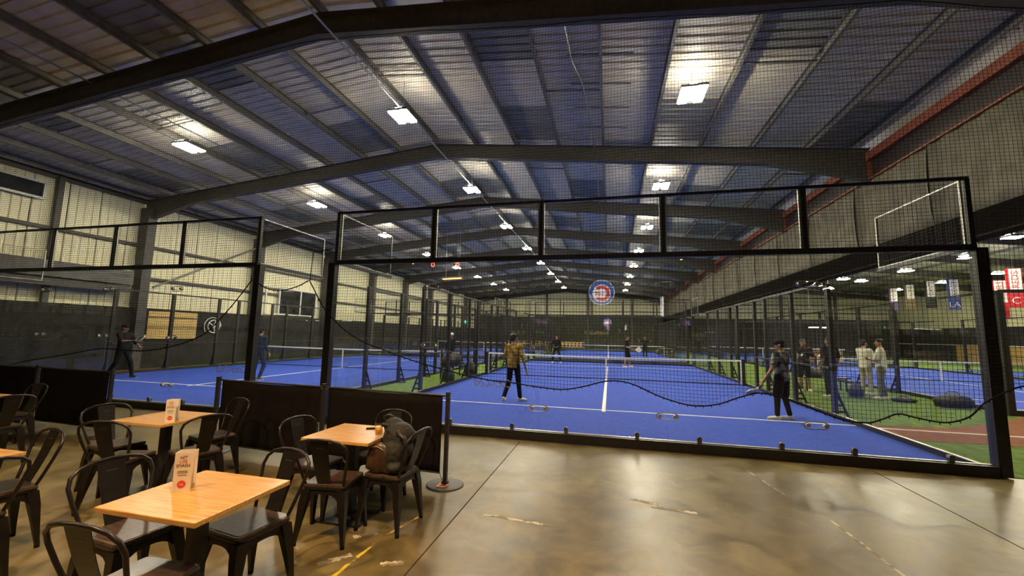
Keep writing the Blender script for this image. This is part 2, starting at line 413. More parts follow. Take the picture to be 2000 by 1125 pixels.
while y < YF-0.1:
    y1 = min(y+2.775, YF-0.05); n = 30; b = MB(); ph = rc.random()*6; a2 = .02+.03*rc.random()
    vs = []
    for j in range(7):
        t = j/6
        for i in range(n+1):
            yy = y+(y1-y)*i/n
            x = XE-.03+.05*math.sin(t*PI)*1.2+a2*math.sin(yy*5.2+ph+t*1.5)*(.4+.6*math.sin(t*PI))+.015*math.sin(yy*13+ph*2)
            if i in (0, n): x = XE-.09-.05*math.sin(t*PI)
            vs.append((x-.02, yy, 6.07-t*1.82))
    b.add(vs, [(j*(n+1)+i, j*(n+1)+i+1, (j+1)*(n+1)+i+1, (j+1)*(n+1)+i) for j in range(6) for i in range(n)])
    o = b.build('curtain_panel', CURT, cu, True)
    sd = o.modifiers.new('solid', 'SOLIDIFY'); sd.thickness = .006
    MB().tube([(XE-.10-.06*math.sin(t/6*PI), y, 6.07-t/6*1.82) for t in range(7)], .018, 5).build('seam_strap', BLACK, o)
    y = y1

# ------------------------------------------------------------------ the hall: walls
wl = struct(MB().box((XL-.06, (YB+YF)/2, 3.55), (.1, YF-YB, 7.1)).build('wall_left', STEEL))
CSH = sheet_mesh('cladding_sheet', .94, 1.0, CREAM, pitch=1.0, rib=0.0)
def clad_mesh(h):
    b = MB(); prof = []
    for k in range(4):
        o = k*.235
        prof += [(o, 0), (o+.15, 0), (o+.175, .025), (o+.21, .025)]
    prof.append((.94, 0))
    vs = [(x-.47, y, z) for x, y in prof for z in (0, h)]
    fs = [(2*i, 2*i+2, 2*i+3, 2*i+1) for i in range(len(prof)-1)]
    return b.add(vs, fs)
CM = clad_mesh(1.0).mesh('cladding_sheet', CREAM)
def clad(parent, x, y, z0, z1, rz):
    o = put('cladding_sheet', CM, parent, (x, y, z0), (0, 0, rz)); o.scale = (1, 1, z1-z0); return o
yy = YB+.5
while yy < YF-.3:
    clad(wl, XL+.05, yy, 2.45, 6.95, -PI/2); yy += .958
def girt(parent, a, b, s=.1): MB().bar(a, b, s, s).build('girt', STEEL, parent)
for z in (3.72, 5.05, 6.86): girt(wl, (XL+.14, YB, z), (XL+.14, YF, z), .11)
dz = 0
for (ya, yb) in [(YB, FR[0])]+bays:
    MB().box((XL+.30, (ya+yb)/2, 1.24), (.06, yb-ya-.02, 2.47)).build('dado_panel', DADO, wl)
CLM = MB()
for cx, cy_, dx, dy in ((0, 0, .42, .03), (.21, 0, .03, .24), (-.19, 0, .03, .24)): CLM.box((cx, cy_, 3.2), (dx, dy, 6.4))
CLM.hull([(.19, -.12, 6.0), (.225, -.12, 6.0), (.225, .12, 6.0), (.19, .12, 6.0)], [(.19, -.12, 6.4), (1.1, -.12, 6.4), (1.1, .12, 6.4), (.19, .12, 6.4)])
CLMe = CLM.mesh('column', STEEL)
CLB = MB().box((0, 0, 3.3), (.44, .34, 6.6)).mesh('column', STEEL)
for y in FR: put('column', CLB, wl, (XL+.36, y, 0))
MB().box((XL+.22, 2.95, 4.6), (.14, .16, 4.6)).build('mid_column', STEEL, wl)
MB().tube([(XL+.5, 6.1, 3.35), (XL+.5, 11.0, 6.05)], .045, 6).build('brace', PURL, wl)
sb = MB().box((XL+.55, .4, 3.60), (.4, 9.6, .54)).build('shutter_box', mat('box_grey', (.09, .088, .08), (.13, .125, .115), 4, .6), wl)
MB().box((XL+.50, .4, 3.17), (.3, 9.6, .26)).build('shutter_rail', STEEL, sb)
# windows in the left wall
def window(name, y0, y1, z0, z1, mull):
    wd = struct(thing(name, None, None, (XL+.2, (y0+y1)/2, (z0+z1)/2)))
    hy, hz = (y1-y0)/2, (z1-z0)/2; b = .07
    MB().box((0, 0, 0), (.03, y1-y0, z1-z0)).build('pane', DARKGL, wd)
    fr = MB()
    fr.box((.03, 0, hz), (.08, y1-y0+b, b)); fr.box((.03, 0, -hz), (.08, y1-y0+b, b)); fr.box((.03, -hy, 0), (.08, b, z1-z0)); fr.box((.03, hy, 0), (.08, b, z1-z0))
    for m_ in mull: fr.box((.03, m_, 0), (.06, .07, z1-z0))
    fr.build('window_frame', WHITE, wd)
    return wd
window('window_1', 13.1, 16.2, 2.6, 4.12, [.15, 1.5])
wo = bpy.data.objects['window_1']
MB().box((.03, -2.05, -.76), (.08, 1.0, .07)).box((.03, -2.05, .76), (.08, 1.0, .07)).box((.03, -2.52, 0), (.08, .07, 1.55)).build('window_frame', WHITE, wo)
window('window_2', -5.5, 2.55, 5.98, 6.52, [])
wl_win = 0
# far wall
wf = struct(MB().box(((XL+XR)/2, YF+.05, 3.6), (XR-XL, .1, 7.2)).build('wall_far', STEEL))
x = XL+.5
while x < XR-.3:
    clad(wf, x, YF-.02, 4.1, zr(x)+.2, PI); x += .945
MB().box(((XL+XE)/2, YF-.22, 2.12), (XE-XL, .05, 4.24)).build('dark_screen', FARSC, wf)
MB().box(((XR+XE)/2, YF-.22, 2.12), (XR-XE-.1, .05, 4.24)).build('dark_screen', FARSC, wf)
for x in (-14.2, -8.4, -2.75, 3.05, 9.2, 15.0, 20.8, 26.6): MB().box((x, YF-.32, zr(x)/2), (.26, .3, zr(x)-.02)).build('column', STEEL, wf)
for z in (5.0, 6.0, 6.85): girt(wf, (XL, YF-.12, z), (XR, YF-.12, z), .1)
# right wall of the annex and the wall behind the camera
wr = struct(MB().box((XR+.05, (YB+YF)/2, 3.55), (.1, YF-YB, 7.1)).build('wall_right', mat('annex_wall', (.13, .115, .09), (.19, .165, .13), 2, .7)))
yy = YB+.5
while yy < YF-.3:
    clad(wr, XR-.02, yy, 3.2, 6.95, PI/2); yy += .945
MB().box((XR-.12, (YB+YF)/2, 1.6), (.1, YF-YB, 3.2)).build('dado_panel', DADO, wr)
TAN = mat('tan_board', (.42, .26, .09), (.52, .34, .13), 2, .7)
for y in (26, 30.6, 35.2, 39.8): MB().box((XR-.2, y, .75), (.05, 4.5, 1.5)).build('tan_board', TAN, wr)
MB().box((XR-.28, 26, 1.56), (.08, 48, .08)).build('white_rail', WHITE, wr)
wb = struct(MB().box(((XL+XR)/2, YB-.05, 3.6), (XR-XL, .1, 7.2)).build('wall_back', mat('back_wall', (.10, .08, .06), (.14, .115, .085), 2, .7)))

# ------------------------------------------------------------------ high-bay lamps
def lamp_meshes():
    h = MB()
    h.box((0, 0, .06), (.56, .66, .05)); h.box((0, 0, .11), (.18, .4, .06))
    for i in range(7): h.box((-.24+.08*i, 0, .10), (.012, .6, .05))
    d = MB().box((0, 0, .02), (.18, .60, .03))
    r = MB().tube([(0, 0, .13), (0, 0, 1.0)], .008, 5)
    global LU
    LU = MB().box((0, 0, .15), (.16, .5, .012)).mesh('added_uplight', UPL)  # glowing strip added on top of each lamp to brighten the roof
    k = MB().tube([(-.2, 0, .08), (0, 0, .22), (.2, 0, .08)], .008, 5)
    return h.mesh('housing', ALU), d.mesh('diffuser', LED), r.mesh('hanger_rod', GALV), k.mesh('yoke', GALV)
LH, LD, LR, LK = lamp_meshes()
def lamp(x, y, z, label, tilt=0.0, wide=False, group='high-bay lamps under the roof'):
    t = thing('high_bay_lamp', label, 'lamp', (x, y, z), PI/2 if wide else 0, group)
    put('housing', LH, t)
    put('diffuser', LD, t, (-.165, 0, 0)); put('diffuser', LD, t, (.165, 0, 0))
    put('yoke', LK, t); put('added_uplight', LU, t)
    r = put('hanger_rod', LR, t); r.scale = (1, 1, max(.05, zr(x)+.2-z))
for nm, x, z, ys in (('left', -12.2, 7.1, [2.36+5.6*k for k in range(-1, 8)]), ('middle', -5.15, 7.35, [2.42+5.62*k for k in range(-1, 8)]), ('right', 1.96, 7.05, [2.35+5.72*k for k in range(-1, 8)])):
    for k, y in enumerate(ys):
        if k == 0: continue
        lamp(x, y, z, 'bright twin-panel roof lamp, %s from the camera in the %s row of the hall' % (ORD[k-1], nm), 0, False)
for nm, pts in (('inner', [(17.2, 15.0), (17.2, 28.4), (17.2, 32.5)]), ('middle', [(18.6, 19.3), (18.9, 24.6), (19.0, 29.7), (19.2, 35.0)]), ('outer', [(25.0, 26.3), (25.0, 31.0), (25.0, 36.2)])):
    for k, (x, y) in enumerate(pts):
        lamp(x, y, 6.3, 'white roof lamp over the annex right of the curtain, %s of its %s row' % (ORD[k], nm), 0, True, 'annex roof lamps')
for k in range(6): lamp(11.5, 1.5+6.0*k, 6.2, 'added unseen white roof lamp over the annex, %s of the row beside the curtain' % ORD[k], 0, True, 'annex roof lamps')  # unseen row added to brighten the annex
# warm pendant lamps over the cafe side (behind and above the camera)
WARM = mat('warm_bulb', (1, .8, .5), emit=(1.0, .58, .22), es=60)
SHADE = mat('pendant_shade', (.02, .02, .02), (.03, .03, .03), 10, .4)
def pendant(x, y, z, pw, label):
    t = thing('pendant_lamp', label, 'lamp', (x, y, z), 0, 'warm pendants over the cafe tables')
    b = MB(); prof = [(.05, .26), (.09, .24), (.22, .10), (.26, 0), (.25, 0), (.21, .095), (.08, .225)]
    o = len(b.v)
    n = 20
    for r, zz in prof:
        for j in range(n): b.v.append((r*math.cos(2*PI*j/n), r*math.sin(2*PI*j/n), zz))
    for i in range(len(prof)-1):
        for j in range(n): b.f.append((i*n+j, i*n+(j+1) % n, (i+1)*n+(j+1) % n, (i+1)*n+j))
    b.build('lamp_shade', SHADE, t, True)
    MB().ell((0, 0, .07), (.05, .05, .06)).build('bulb', WARM, t, True)
    MB().tube([(0, 0, .24), (0, 0, zr(x)-z)], .006, 5).build('flex', BLACK, t)
    l = bpy.data.lights.new('pendant_light', 'SPOT'); l.energy = pw; l.color = (1.0, .66, .34); l.shadow_soft_size = .09; l.spot_size = 2.5; l.spot_blend = .6
    lo = bpy.data.objects.new('pendant_light', l); COL.objects.link(lo); lo.parent = t; lo.location = (0, 0, -.02)
pendant(-3.2, -6.0, 4.1, 450, 'black pendant lamp with a warm bulb over the nearest cafe table')
pendant(-0.9, -5.4, 4.3, 420, 'black pendant lamp with a warm bulb over the open floor by the camera')
pendant(-6.6, -6.2, 4.1, 240, 'black pendant lamp with a warm bulb over the leftmost cafe tables')
pendant(2.6, -8.2, 4.4, 260, 'black pendant lamp with a warm bulb right of and behind the camera')

# ------------------------------------------------------------------ padel courts
def mesh_grid(wid, ht, cell, r):
    b = MB(); k = max(1, round(wid/cell)); j = max(1, round(ht/cell))
    for i in range(k+1): b.tube([(wid*i/k, 0, 0), (wid*i/k, 0, ht)], r, 3, False)
    for i in range(j+1): b.tube([(0, r, ht*i/j), (wid, r, ht*i/j)], r, 3, False)
    return b
GP3 = MB().box((1, 0, 1.5), (1.985, .012, 2.86)).mesh('glass_panel', GLASS)
MPU = mesh_grid(1.94, .93, .05, .0017).mesh('mesh_panel', WIRE)
MPUf = mesh_grid(1.94, .93, .10, .002).mesh('mesh_panel', WIRE)
MPS = mesh_grid(1.96, 2.88, .05, .0017).mesh('mesh_panel', WIRE)
MPSf = mesh_grid(1.96, 2.88, .10, .002).mesh('mesh_panel', WIRE)
PFR = MB()
for c, d in (((.015, 0, .465), (.025, .03, .95)), ((1.925, 0, .465), (.025, .03, .95)), ((.97, 0, .935), (1.94, .03, .02)), ((.97, 0, .0), (1.94, .03, .02))): PFR.box(c, d)
PFR = PFR.mesh('panel_frame', GALV)
CPM = MB().box((0, 0, 1.5), (.14, .13, 3.0)).mesh('post', BLACK)
UPM = MB().box((0, 0, .5), (.06, .06, 1.0)).mesh('upper_post', BLACK)
SPM = MB().box((0, 0, 1.5), (.08, .12, 3.0)).mesh('post', BLACK)
FTM = MB()
FTM.bar((-.05, 0, .55), (-.24, 0, .02), .012, .05).box((-.14, 0, .012), (.26, .13, .024)).box((-.085, 0, .40), (.10, .012, .05)).box((-.11, 0, .26), (.14, .012, .05)).box((-.14, 0, .12), (.19, .012, .05))
FTM.bar((-.05, .0, .55), (-.05, 0, .02), .012, .04)
FTM = FTM.mesh('foot_gusset', BLACK)
CLAMP = MB().tube([(.10*math.cos(t)+(.06 if math.cos(t) > 0 else -.06), 0, .05*math.sin(t)) for t in [2*PI*i/16 for i in range(16)]], .008, 5, closed=True)
CLAMP.tube([(-.11, .02, 0), (-.11, -.03, 0)], .028, 8).tube([(.11, .02, 0), (.11, -.03, 0)], .028, 8)
CLAMP = CLAMP.mesh('glass_clamp', GALV)
BCL = MB().box((0, 0, .035), (.06, .05, .07)).tube([(0, -.03, .055), (0, .03, .055)], .035, 8).mesh('base_clamp', mat('clamp_dark', (.08, .08, .08), (.16, .16, .15), 20, .4, .6))
def court_floor(x0, y0, label, L_=20):
    f = struct(MB().box((x0+5, y0+L_/2, .012), (10.0, L_, .018)).build('court_floor', BLUE), label)
    z = .0225
    for c, d in (((x0+5, y0+3.05, z), (9.96, .07, .003)), ((x0+5, y0+L_-3.05, z), (9.96, .06, .003)), ((x0+5, y0+L_/2, z), (.085, L_-6.1+.4, .003))):
        MB().box(c, d).build('court_line', LINE, f)
    return f
def court(x0, y0, label, fine, steps=True, near_clamps=False, upper=True, omit_near=False):
    t = thing('court_enclosure', label, 'court fence', (x0+5, y0, 0))
    U, S = (MPU, MPS) if fine else (MPUf, MPSf)
    fz = .02
    for y, s in ((0, 1), (20, -1)):
        if omit_near and y == 0: continue
        for x in (-5, 5):
            put('post', CPM, t, (x+(.08 if x > 0 else -.08), y, fz))
            if upper: put('upper_post', UPM, t, (x+(.02 if x > 0 else -.02), y, 3.02))
        MB().box((0, y-.02*s, .07), (10.06, .09, .14)).build('base_beam', BLACK, t)
        MB().box((0, y+.03*s, .143), (10.0, .05, .012)).build('base_strip', GALV, t)
        MB().box((0, y, 3.03), (10.1, .08, .08)).build('beam', BLACK, t)
        if upper:
            MB().box((0, y, 4.02), (10.1, .045, .045)).build('top_rail', BLACK, t)
            for x in (-3, -1, 1, 3): put('upper_post', UPM, t, (x, y, 3.04))
        for k in range(5):
            g = put('glass_panel', GP3, t, (-5+2*k, y+.01*s, .09))
            if upper:
                mp = stuff(put('mesh_panel', U, t, (-4.97+2*k, y+.01*s, 3.07)))
                if fine and y == 0: put('panel_frame', PFR, mp)
            if near_clamps and y == 0:
                for bx in (.45, 1.55): put('base_clamp', BCL, g, (bx, -.0, .06))
                if k < 4:
                    for z in (.42, 1.40, 2.45): put('glass_clamp', CLAMP, g, (2.0, -.02, z))
    for x, s in ((-5, 1), (5, -1)):
        for ya in (0, 2, 16, 18):
            if omit_near and ya < 3: continue
            put('glass_panel', GP3, t, (x, ya, .09), (0, 0, PI/2))
        MB().box((x, 10, .06), (.07, 19.9, .10)).build('base_beam', BLACK, t)
        MB().box((x+.03*s, 2, .115), (.05, 3.9, .012)).build('base_strip', GALV, t)
        for ya in (0, 18):
            if omit_near and ya == 0: continue
            if upper:
                mp = stuff(put('mesh_panel', U, t, (x, ya+.03, 3.07), (0, 0, PI/2)))
                if fine: put('panel_frame', PFR, mp)
            MB().box((x, ya+1, 3.03), (.06, 2, .06)).build('beam', BLACK, t)
        for ya in (4, 6, 12, 14): stuff(put('mesh_panel', S, t, (x, ya+.02, .12), (0, 0, PI/2)))
        MB().box((x, 10, 3.03), (.05, 12, .05)).build('top_rail', BLACK, t)
        for a, b_ in ((4, 9), (11, 16)): MB().box((x, (a+b_)/2, 1.1), (.04, b_-a, .04)).build('mid_rail', BLACK, t)
        for y in (4, 6, 8, 9, 11, 12, 14, 16):
            o = put('post', SPM, t, (x-.06*s, y, fz)); 
            if y in (4, 6, 8, 12, 14, 16): put('foot_gusset', FTM, o, None, (0, 0, 0 if s > 0 else PI))
    return t
def padel_net(xc, y, label, fine=True):
    t = thing('padel_net', label, 'net', (xc, y, .021))
    for x in (-4.93, 4.93):
        MB().box((x, 0, .47), (.09, .09, .94)).box((x, 0, .015), (.22, .3, .03)).build('net_post', BLACK, t)
        MB().box((x-.09*(1 if x > 0 else -1), 0, .47), (.04, .012, .90)).build('side_tape', TAPE, t)
    n = 20; b = MB()
    sag = lambda u: .92-.04*(1-(u/4.8)**2)
    for i in range(n):
        u0 = -4.86+9.72*i/n; u1 = -4.86+9.72*(i+1)/n
        b.hull([(u0, -.012, sag(u0)-.06), (u1, -.012, sag(u1)-.06), (u1, .012, sag(u1)-.06), (u0, .012, sag(u0)-.06)], [(u0, -.012, sag(u0)), (u1, -.012, sag(u1)), (u1, .012, sag(u1)), (u0, .012, sag(u0))])
    b.build('top_tape', TAPE, t)
    MB().box((0, 0, .43), (.05, .02, .86)).build('centre_strap', TAPE, t)
    MB().bar((-4.85, 0, .03), (4.85, 0, .03), .012, .03).build('bottom_cord', BLACK, t)
    b = MB(); cell = .045 if fine else .12; r = .0011 if fine else .002
    k = int(9.6/cell)
    for i in range(k+1):
        u = -4.8+9.6*i/k; b.tube([(u, 0, .03), (u, 0, sag(u)-.05)], r, 3, False)
    for j in range(int(.82/cell)):
        b.tube([(-4.8, 0, .05+j*cell), (4.8, 0, .05+j*cell)], r, 3, False)
    stuff(b.build('netting', NETM, t))
court_floor(-5, 0, 'blue turf of the nearest court in the middle'); court_floor(-16.9, 0, 'blue turf of the left court')
court_floor(-5, 22, 'blue turf of the middle court further back'); court_floor(-16.9, 22, 'blue turf of the left court further back')
court_floor(9.65, 5.83, 'blue turf of the nearest annex court'); court_floor(21.6, 5.83, 'blue turf of the outer annex court'); court_floor(9.65, 28, 'blue turf of the annex court further back')
court(-5, 0, 'glass and black steel enclosure around the nearest middle court', True, near_clamps=True)
court(-16.9, 0, 'glass and black steel enclosure around the left court', True, near_clamps=True)
court(-5, 22, 'glass and steel enclosure of the middle court further back', False)
court(-16.9, 22, 'glass and steel enclosure of the left court further back', False)
court(9.65, 5.83, 'glass and steel enclosure of the annex court right of the middle court', False, upper=False)
court(9.65, 28, 'glass and steel enclosure of the annex court further back', False)
padel_net(0, 10, 'white-taped net across the nearest middle court')
padel_net(-11.9, 10, 'white-taped net across the left court')
padel_net(0, 32, 'white-taped net across the middle court further back', False)
padel_net(-11.9, 32, 'white-taped net across the left court further back', False)
padel_net(14.65, 15.83, 'white-taped net across the nearest annex court', False)
padel_net(14.65, 38, 'white-taped net across the annex court further back', False)

# ------------------------------------------------------------------ large safety net hanging in front of the courts
NB = [(-18.2, .9), (-16, .6), (-13.78, .73), (-12.78, .88), (-11.37, 1.1), (-10.62, 1.22), (-9.17, 1.23), (-7.87, 1.56), (-7.29, 2.09), (-6.79, 2.69), (-6.35, 2.5), (-5.98, 2.47), (-5.64, 2.55), (-5.42, 2.66), (-5.03, 2.1), (-4.34, 1.59), (-3.6, 1.33), (-3.0, 1.17), (-2.33, 1.03), (-1.78, .95), (-1.43, .93), (-1.0, .88), (-.58, .86), (-.26, .92), (.11, 1.02), (.44, 1.0), (.89, .82), (1.32, .72), (1.67, .76), (1.95, .87), (2.22, .95), (2.55, .89), (2.99, .73), (3.23, .65), (3.53, .62), (3.71, .68), (3.89, .76), (4.06, .73), (4.28, .69), (4.45, .69), (4.67, .78), (4.85, .97), (5.3, 1.2), (6.0, 1.1), (6.9, 1.3)]
def nb(x):
    if x <= NB[0][0]: return NB[0][1]
    for i in range(len(NB)-1):
        (a, za), (b, zb) = NB[i], NB[i+1]
        if x <= b:
            t = (x-a)/(b-a); peak = lambda j: abs(NB[j][0]+6.79) < .01 or abs(NB[j][0]+5.42) < .01    # hooked-up points stay sharp
            def slope(j, side):
                if peak(j) or j in (0, len(NB)-1): return (zb-za)/(b-a)
                return (NB[j+1][1]-NB[j-1][1])/(NB[j+1][0]-NB[j-1][0])
            m0, m1 = slope(i, 1)*(b-a), slope(i+1, 0)*(b-a)
            return (2*t**3-3*t*t+1)*za+(t**3-2*t*t+t)*m0+(-2*t**3+3*t*t)*zb+(t**3-t*t)*m1
    return NB[-1][1]
def ntop(x):
    de = min(abs(x-XL), abs(x-XE)); return zr(x)-.52-(.42*(1-de/2.6) if de < 2.6 else 0)
ny = lambda x, z: -.21+.025*math.sin(x*1.7+z*.6)+.012*math.sin(x*4.1-z)
sn = thing('safety_net', 'black safety net hanging from the roof in front of the courts', 'net')
b = MB(); cell = .052; k = int((6.8+18.1)/cell); r = .0024
for i in range(k+1):
    x = -18.1+i*cell; z0 = nb(x); z1 = ntop(x)
    b.tube([(x+.012*math.sin(z*2+x), ny(x, z), z) for z in [z0+(z1-z0)*j/8 for j in range(9)]], r, 3, False)
z = .64
while z < 7.7:
    run = []; x = -18.1
    while x <= 6.85:
        if nb(x) < z < ntop(x): run.append((x, ny(x, z), z+.01*math.sin(x*3.1)))
        else:
            if len(run) > 1: b.tube(run, r, 3, False)
            run = []
        x += .2
    if len(run) > 1: b.tube(run, r, 3, False)
    z += cell
stuff(b.build('netting', NETM, sn))
pts = []
for (a, za), (c, zc) in zip(NB[:-1], NB[1:]):
    for j in range(6): pts.append((a+(c-a)*j/6, nb(a+(c-a)*j/6)))
pts = [(x, ny(x, z), z) for x, z in pts]
MB().tube(pts, .011, 5).build('hem_rope', NETM, sn)
b = MB()
x = -18
while x < 6.8:
    z = nb(x); b.tube([(x, ny(x, z), z), (x+.01, ny(x, z)-.005, z-.03)], .006, 4); x += .11
stuff(b.build('knot_tails', NETM, sn))
MB().tube([(-18.1+24.9*i/50, ny(-18.1+24.9*i/50, 7), ntop(-18.1+24.9*i/50)) for i in range(51)], .008, 5).build('head_rope', NETM, sn)
MB().tube([(-6.79, -.21, 2.69), (-6.83, -.1, 2.95)], .008, 4).build('tie_rope', NETM, sn)
MB().tube([(-5.42, -.21, 2.66), (-5.40, -.2, 3.2), (-5.1, -.05, 3.3)], .008, 4).build('tie_rope', NETM, sn)
# reflected lettering, painted as faint mirrored text on the glass
LET = mat('letter_reflection', (.45, .55, .85), (.5, .6, .9), 10, .6)
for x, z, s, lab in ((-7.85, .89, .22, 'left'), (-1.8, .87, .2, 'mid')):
    o = text('Coca-Cola', s, mat('letter_reflection'  , (.2, .22, .3)), None, (x+.55 if lab == 'left' else x, .03, z), (PI/2, 0, 0), 'lettering_reflection', .0005, .8, .35, True)
    tag(o, 'faint painted reflection of script lettering on the glass of the %s court' % ('left' if lab == 'left' else 'middle'), 'lettering')

# ------------------------------------------------------------------ cafe chairs and tables
def chair_meshes():
    out = {}
    s = MB(); n = 20; rad = .03; h = .18
    def rr(hw, z):
        P = []
        for cx, cy_, a0 in ((hw-rad, hw-rad, 0), (-hw+rad, hw-rad, 90), (-hw+rad, -hw+rad, 180), (hw-rad, -hw+rad, 270)):
            for k in range(5):
                t = math.radians(a0+22.5*k); P.append((cx+rad*math.cos(t), cy_+rad*math.sin(t), z))
        return P
    s.hull(rr(h, .447), rr(h, .466)); s.hull(rr(h-.006, .466), rr(h-.012, .470))
    out['seat'] = s.mesh('seat', WOODS)
    a = MB()
    a.hull(rr(h-.004, .425), rr(h+.004, .446))
    for q in range(4):                                # apron sheets with an arched lower edge
        R = Matrix.Rotation(q*PI/2, 3, 'Z'); m = 10
        top = []; bot = []
        for i in range(m+1):
            t = i/m*2-1
            x = t*.165
            zb = .425-.035-.12*abs(t)**3
            off = .165+.035*(.425-zb)/.155
            top.append(R @ Vector((x, .165, .428))); bot.append(R @ Vector((x*1.06, off, zb)))
        for i in range(m):
            inn = R @ Vector((0, -.004, 0))
            a.hull([bot[i], bot[i+1], bot[i+1]+inn, bot[i]+inn], [top[i], top[i+1], top[i+1]+inn, top[i]+inn])
    out['apron'] = a.mesh('apron', CHAIRM)
    legs = []
    for sx in (-1, 1):
        for sy in (-1, 1):
            l = MB()
            def sq(cx, cy_, w, z): return [(cx-w, cy_-w, z), (cx+w, cy_-w, z), (cx+w, cy_+w, z), (cx-w, cy_+w, z)]
            P = [(.148, .034, .425), (.165, .031, .32), (.183, .021, .18), (.197, .014, .06), (.203, .013, .02)]
            for (c0, w0, z0), (c1, w1, z1) in zip(P[1:], P[:-1]): l.hull(sq(sx*c0, sy*c0, w0, z0), sq(sx*c1, sy*c1, w1, z1))
            legs.append(l.mesh('leg', CHAIRM))
            if sx == -1 and sy == -1:
                pass
    out['legs'] = legs
    out['foot'] = [MB().cyl((sx*.203, sy*.203, 0), .017, .024, 8).mesh('rubber_foot', mat('rubber', (.008, .008, .008), (.012, .012, .012), 9, .8)) for sx in (-1, 1) for sy in (-1, 1)]
    hp = [(-.150, -.150, .42), (-.175, -.185, .52), (-.205, -.222, .64), (-.222, -.248, .73), (-.208, -.268, .785), (-.165, -.283, .822), (-.09, -.293, .842)]
    hp = hp+[(0, -.296, .848)]+[(-x, y, z) for x, y, z in reversed(hp)]
    out['hoop'] = MB().tube(hp, .0115, 8).mesh('back_hoop', CHAIRM, True)
    sp = MB(); n = 8
    for i in range(n):
        t0, t1 = i/n, (i+1)/n
        def P(t): return (-.158-.136*t-.010*math.sin(t*PI), .445+.396*t, .058+.018*t)
        (y0, z0, w0), (y1, z1, w1) = P(t0), P(t1)
        sp.hull([(-w0, y0, z0), (w0, y0, z0), (w0, y0+.004, z0), (-w0, y0+.004, z0)], [(-w1, y1, z1), (w1, y1, z1), (w1, y1+.004, z1), (-w1, y1+.004, z1)])
    out['splat'] = sp.mesh('splat', CHAIRM)
    out['slot'] = MB().box((0, -.274, .775), (.06, .006, .007), Matrix.Rotation(.3, 3, 'X')).mesh('handle_slot', mat('slot_edge', (.06, .05, .04), (.09, .07, .06), 9, .4, .6))
    return out
CH = chair_meshes()
def chair(x, y, rz, label):
    t = thing('cafe_chair', label, 'chair', (x, y, 0), math.radians(rz), 'black metal cafe chairs')
    put('seat', CH['seat'], t); put('apron', CH['apron'], t)
    for i in range(4):
        l = put('leg', CH['legs'][i], t); put('rubber_foot', CH['foot'][i], l)
    put('back_hoop', CH['hoop'], t); s = put('splat', CH['splat'], t); put('handle_slot', CH['slot'], s)
TTOP = MB().box((0, 0, .735), (.68, .63, .028)).mesh('table_top', WOODT)
TUND = MB().box((0, 0, .712), (.40, .40, .018)).mesh('top_bracket', BLACK)
TPOLE = MB().box((0, 0, .36), (.075, .075, .70)).mesh('pole', BLACK)
TBASE = MB().box((0, 0, .009), (.44, .44, .018)).hull([(-.11, -.11, .018), (.11, -.11, .018), (.11, .11, .018), (-.11, .11, .018)], [(-.04, -.04, .04), (.04, -.04, .04), (.04, .04, .04), (-.04, .04, .04)]).mesh('base_plate', BLACK)
def table(x, y, label, rz=0):
    t = thing('cafe_table', label, 'table', (x, y, 0), math.radians(rz), 'square oak cafe tables')
    bevel(put('table_top', TTOP, t), .004); put('top_bracket', TUND, t); put('pole', TPOLE, t); put('base_plate', TBASE, t)
T1, T2, T3, T4, T5 = (-2.20, -4.81), (-2.23, -3.26), (-4.51, -3.28), (-8.2, -3.15), (-4.52, -4.87)
table(*T1, 'nearest square oak-topped cafe table carrying the tall folded menu card'); table(*T2, 'square oak-topped cafe table with the beer glass on it')
table(*T3, 'square oak-topped cafe table with a small menu card, left of the barrier gap'); table(*T4, 'far left oak-topped cafe table cut by the picture edge near the barrier')
table(*T5, 'left oak-topped cafe table cut by the picture edge, nearer the camera')
chair(-2.762, -4.759, -96, 'black metal chair left of the nearest table, facing the menu card')
chair(-2.136, -5.155, 2.3, 'black metal chair nearest the camera, its back in the bottom left corner')
chair(-2.162, -4.497, 170.5, 'black metal chair behind the nearest table, tucked in on the court side')
chair(-2.62, -3.28, -97, 'black metal chair on the left side of the beer glass table')
chair(-2.146, -3.64, 8, 'black metal chair in front of the beer glass table, its back to the camera')
chair(-1.787, -3.318, 86.7, 'black metal chair carrying the dark backpack')
chair(-2.188, -2.875, 177.9, 'black metal chair between the beer glass table and the canvas barrier')
chair(-5.024, -3.387, -98, 'black metal chair on the left side of the small menu card table')
chair(-4.453, -3.7, 18.6, 'black metal chair in front of the small menu card table')
chair(-4.009, -3.349, 69, 'black metal chair on the right side of the small menu card table')
chair(-4.417, -2.809, 164.8, 'black metal chair behind the small menu card table, next to the barrier post')
chair(-7.215, -3.274, 87.6, 'black metal chair right of the far left table, in front of the barrier')
chair(-8.03, -2.765, 177.6, 'black metal chair behind the far left table, against the barrier')
chair(-4.413, -4.585, 171, 'black metal chair at the court side of the left nearer table')
chair(-3.997, -4.969, 85.5, 'black metal chair cut by the left picture edge, right of the nearer left table')

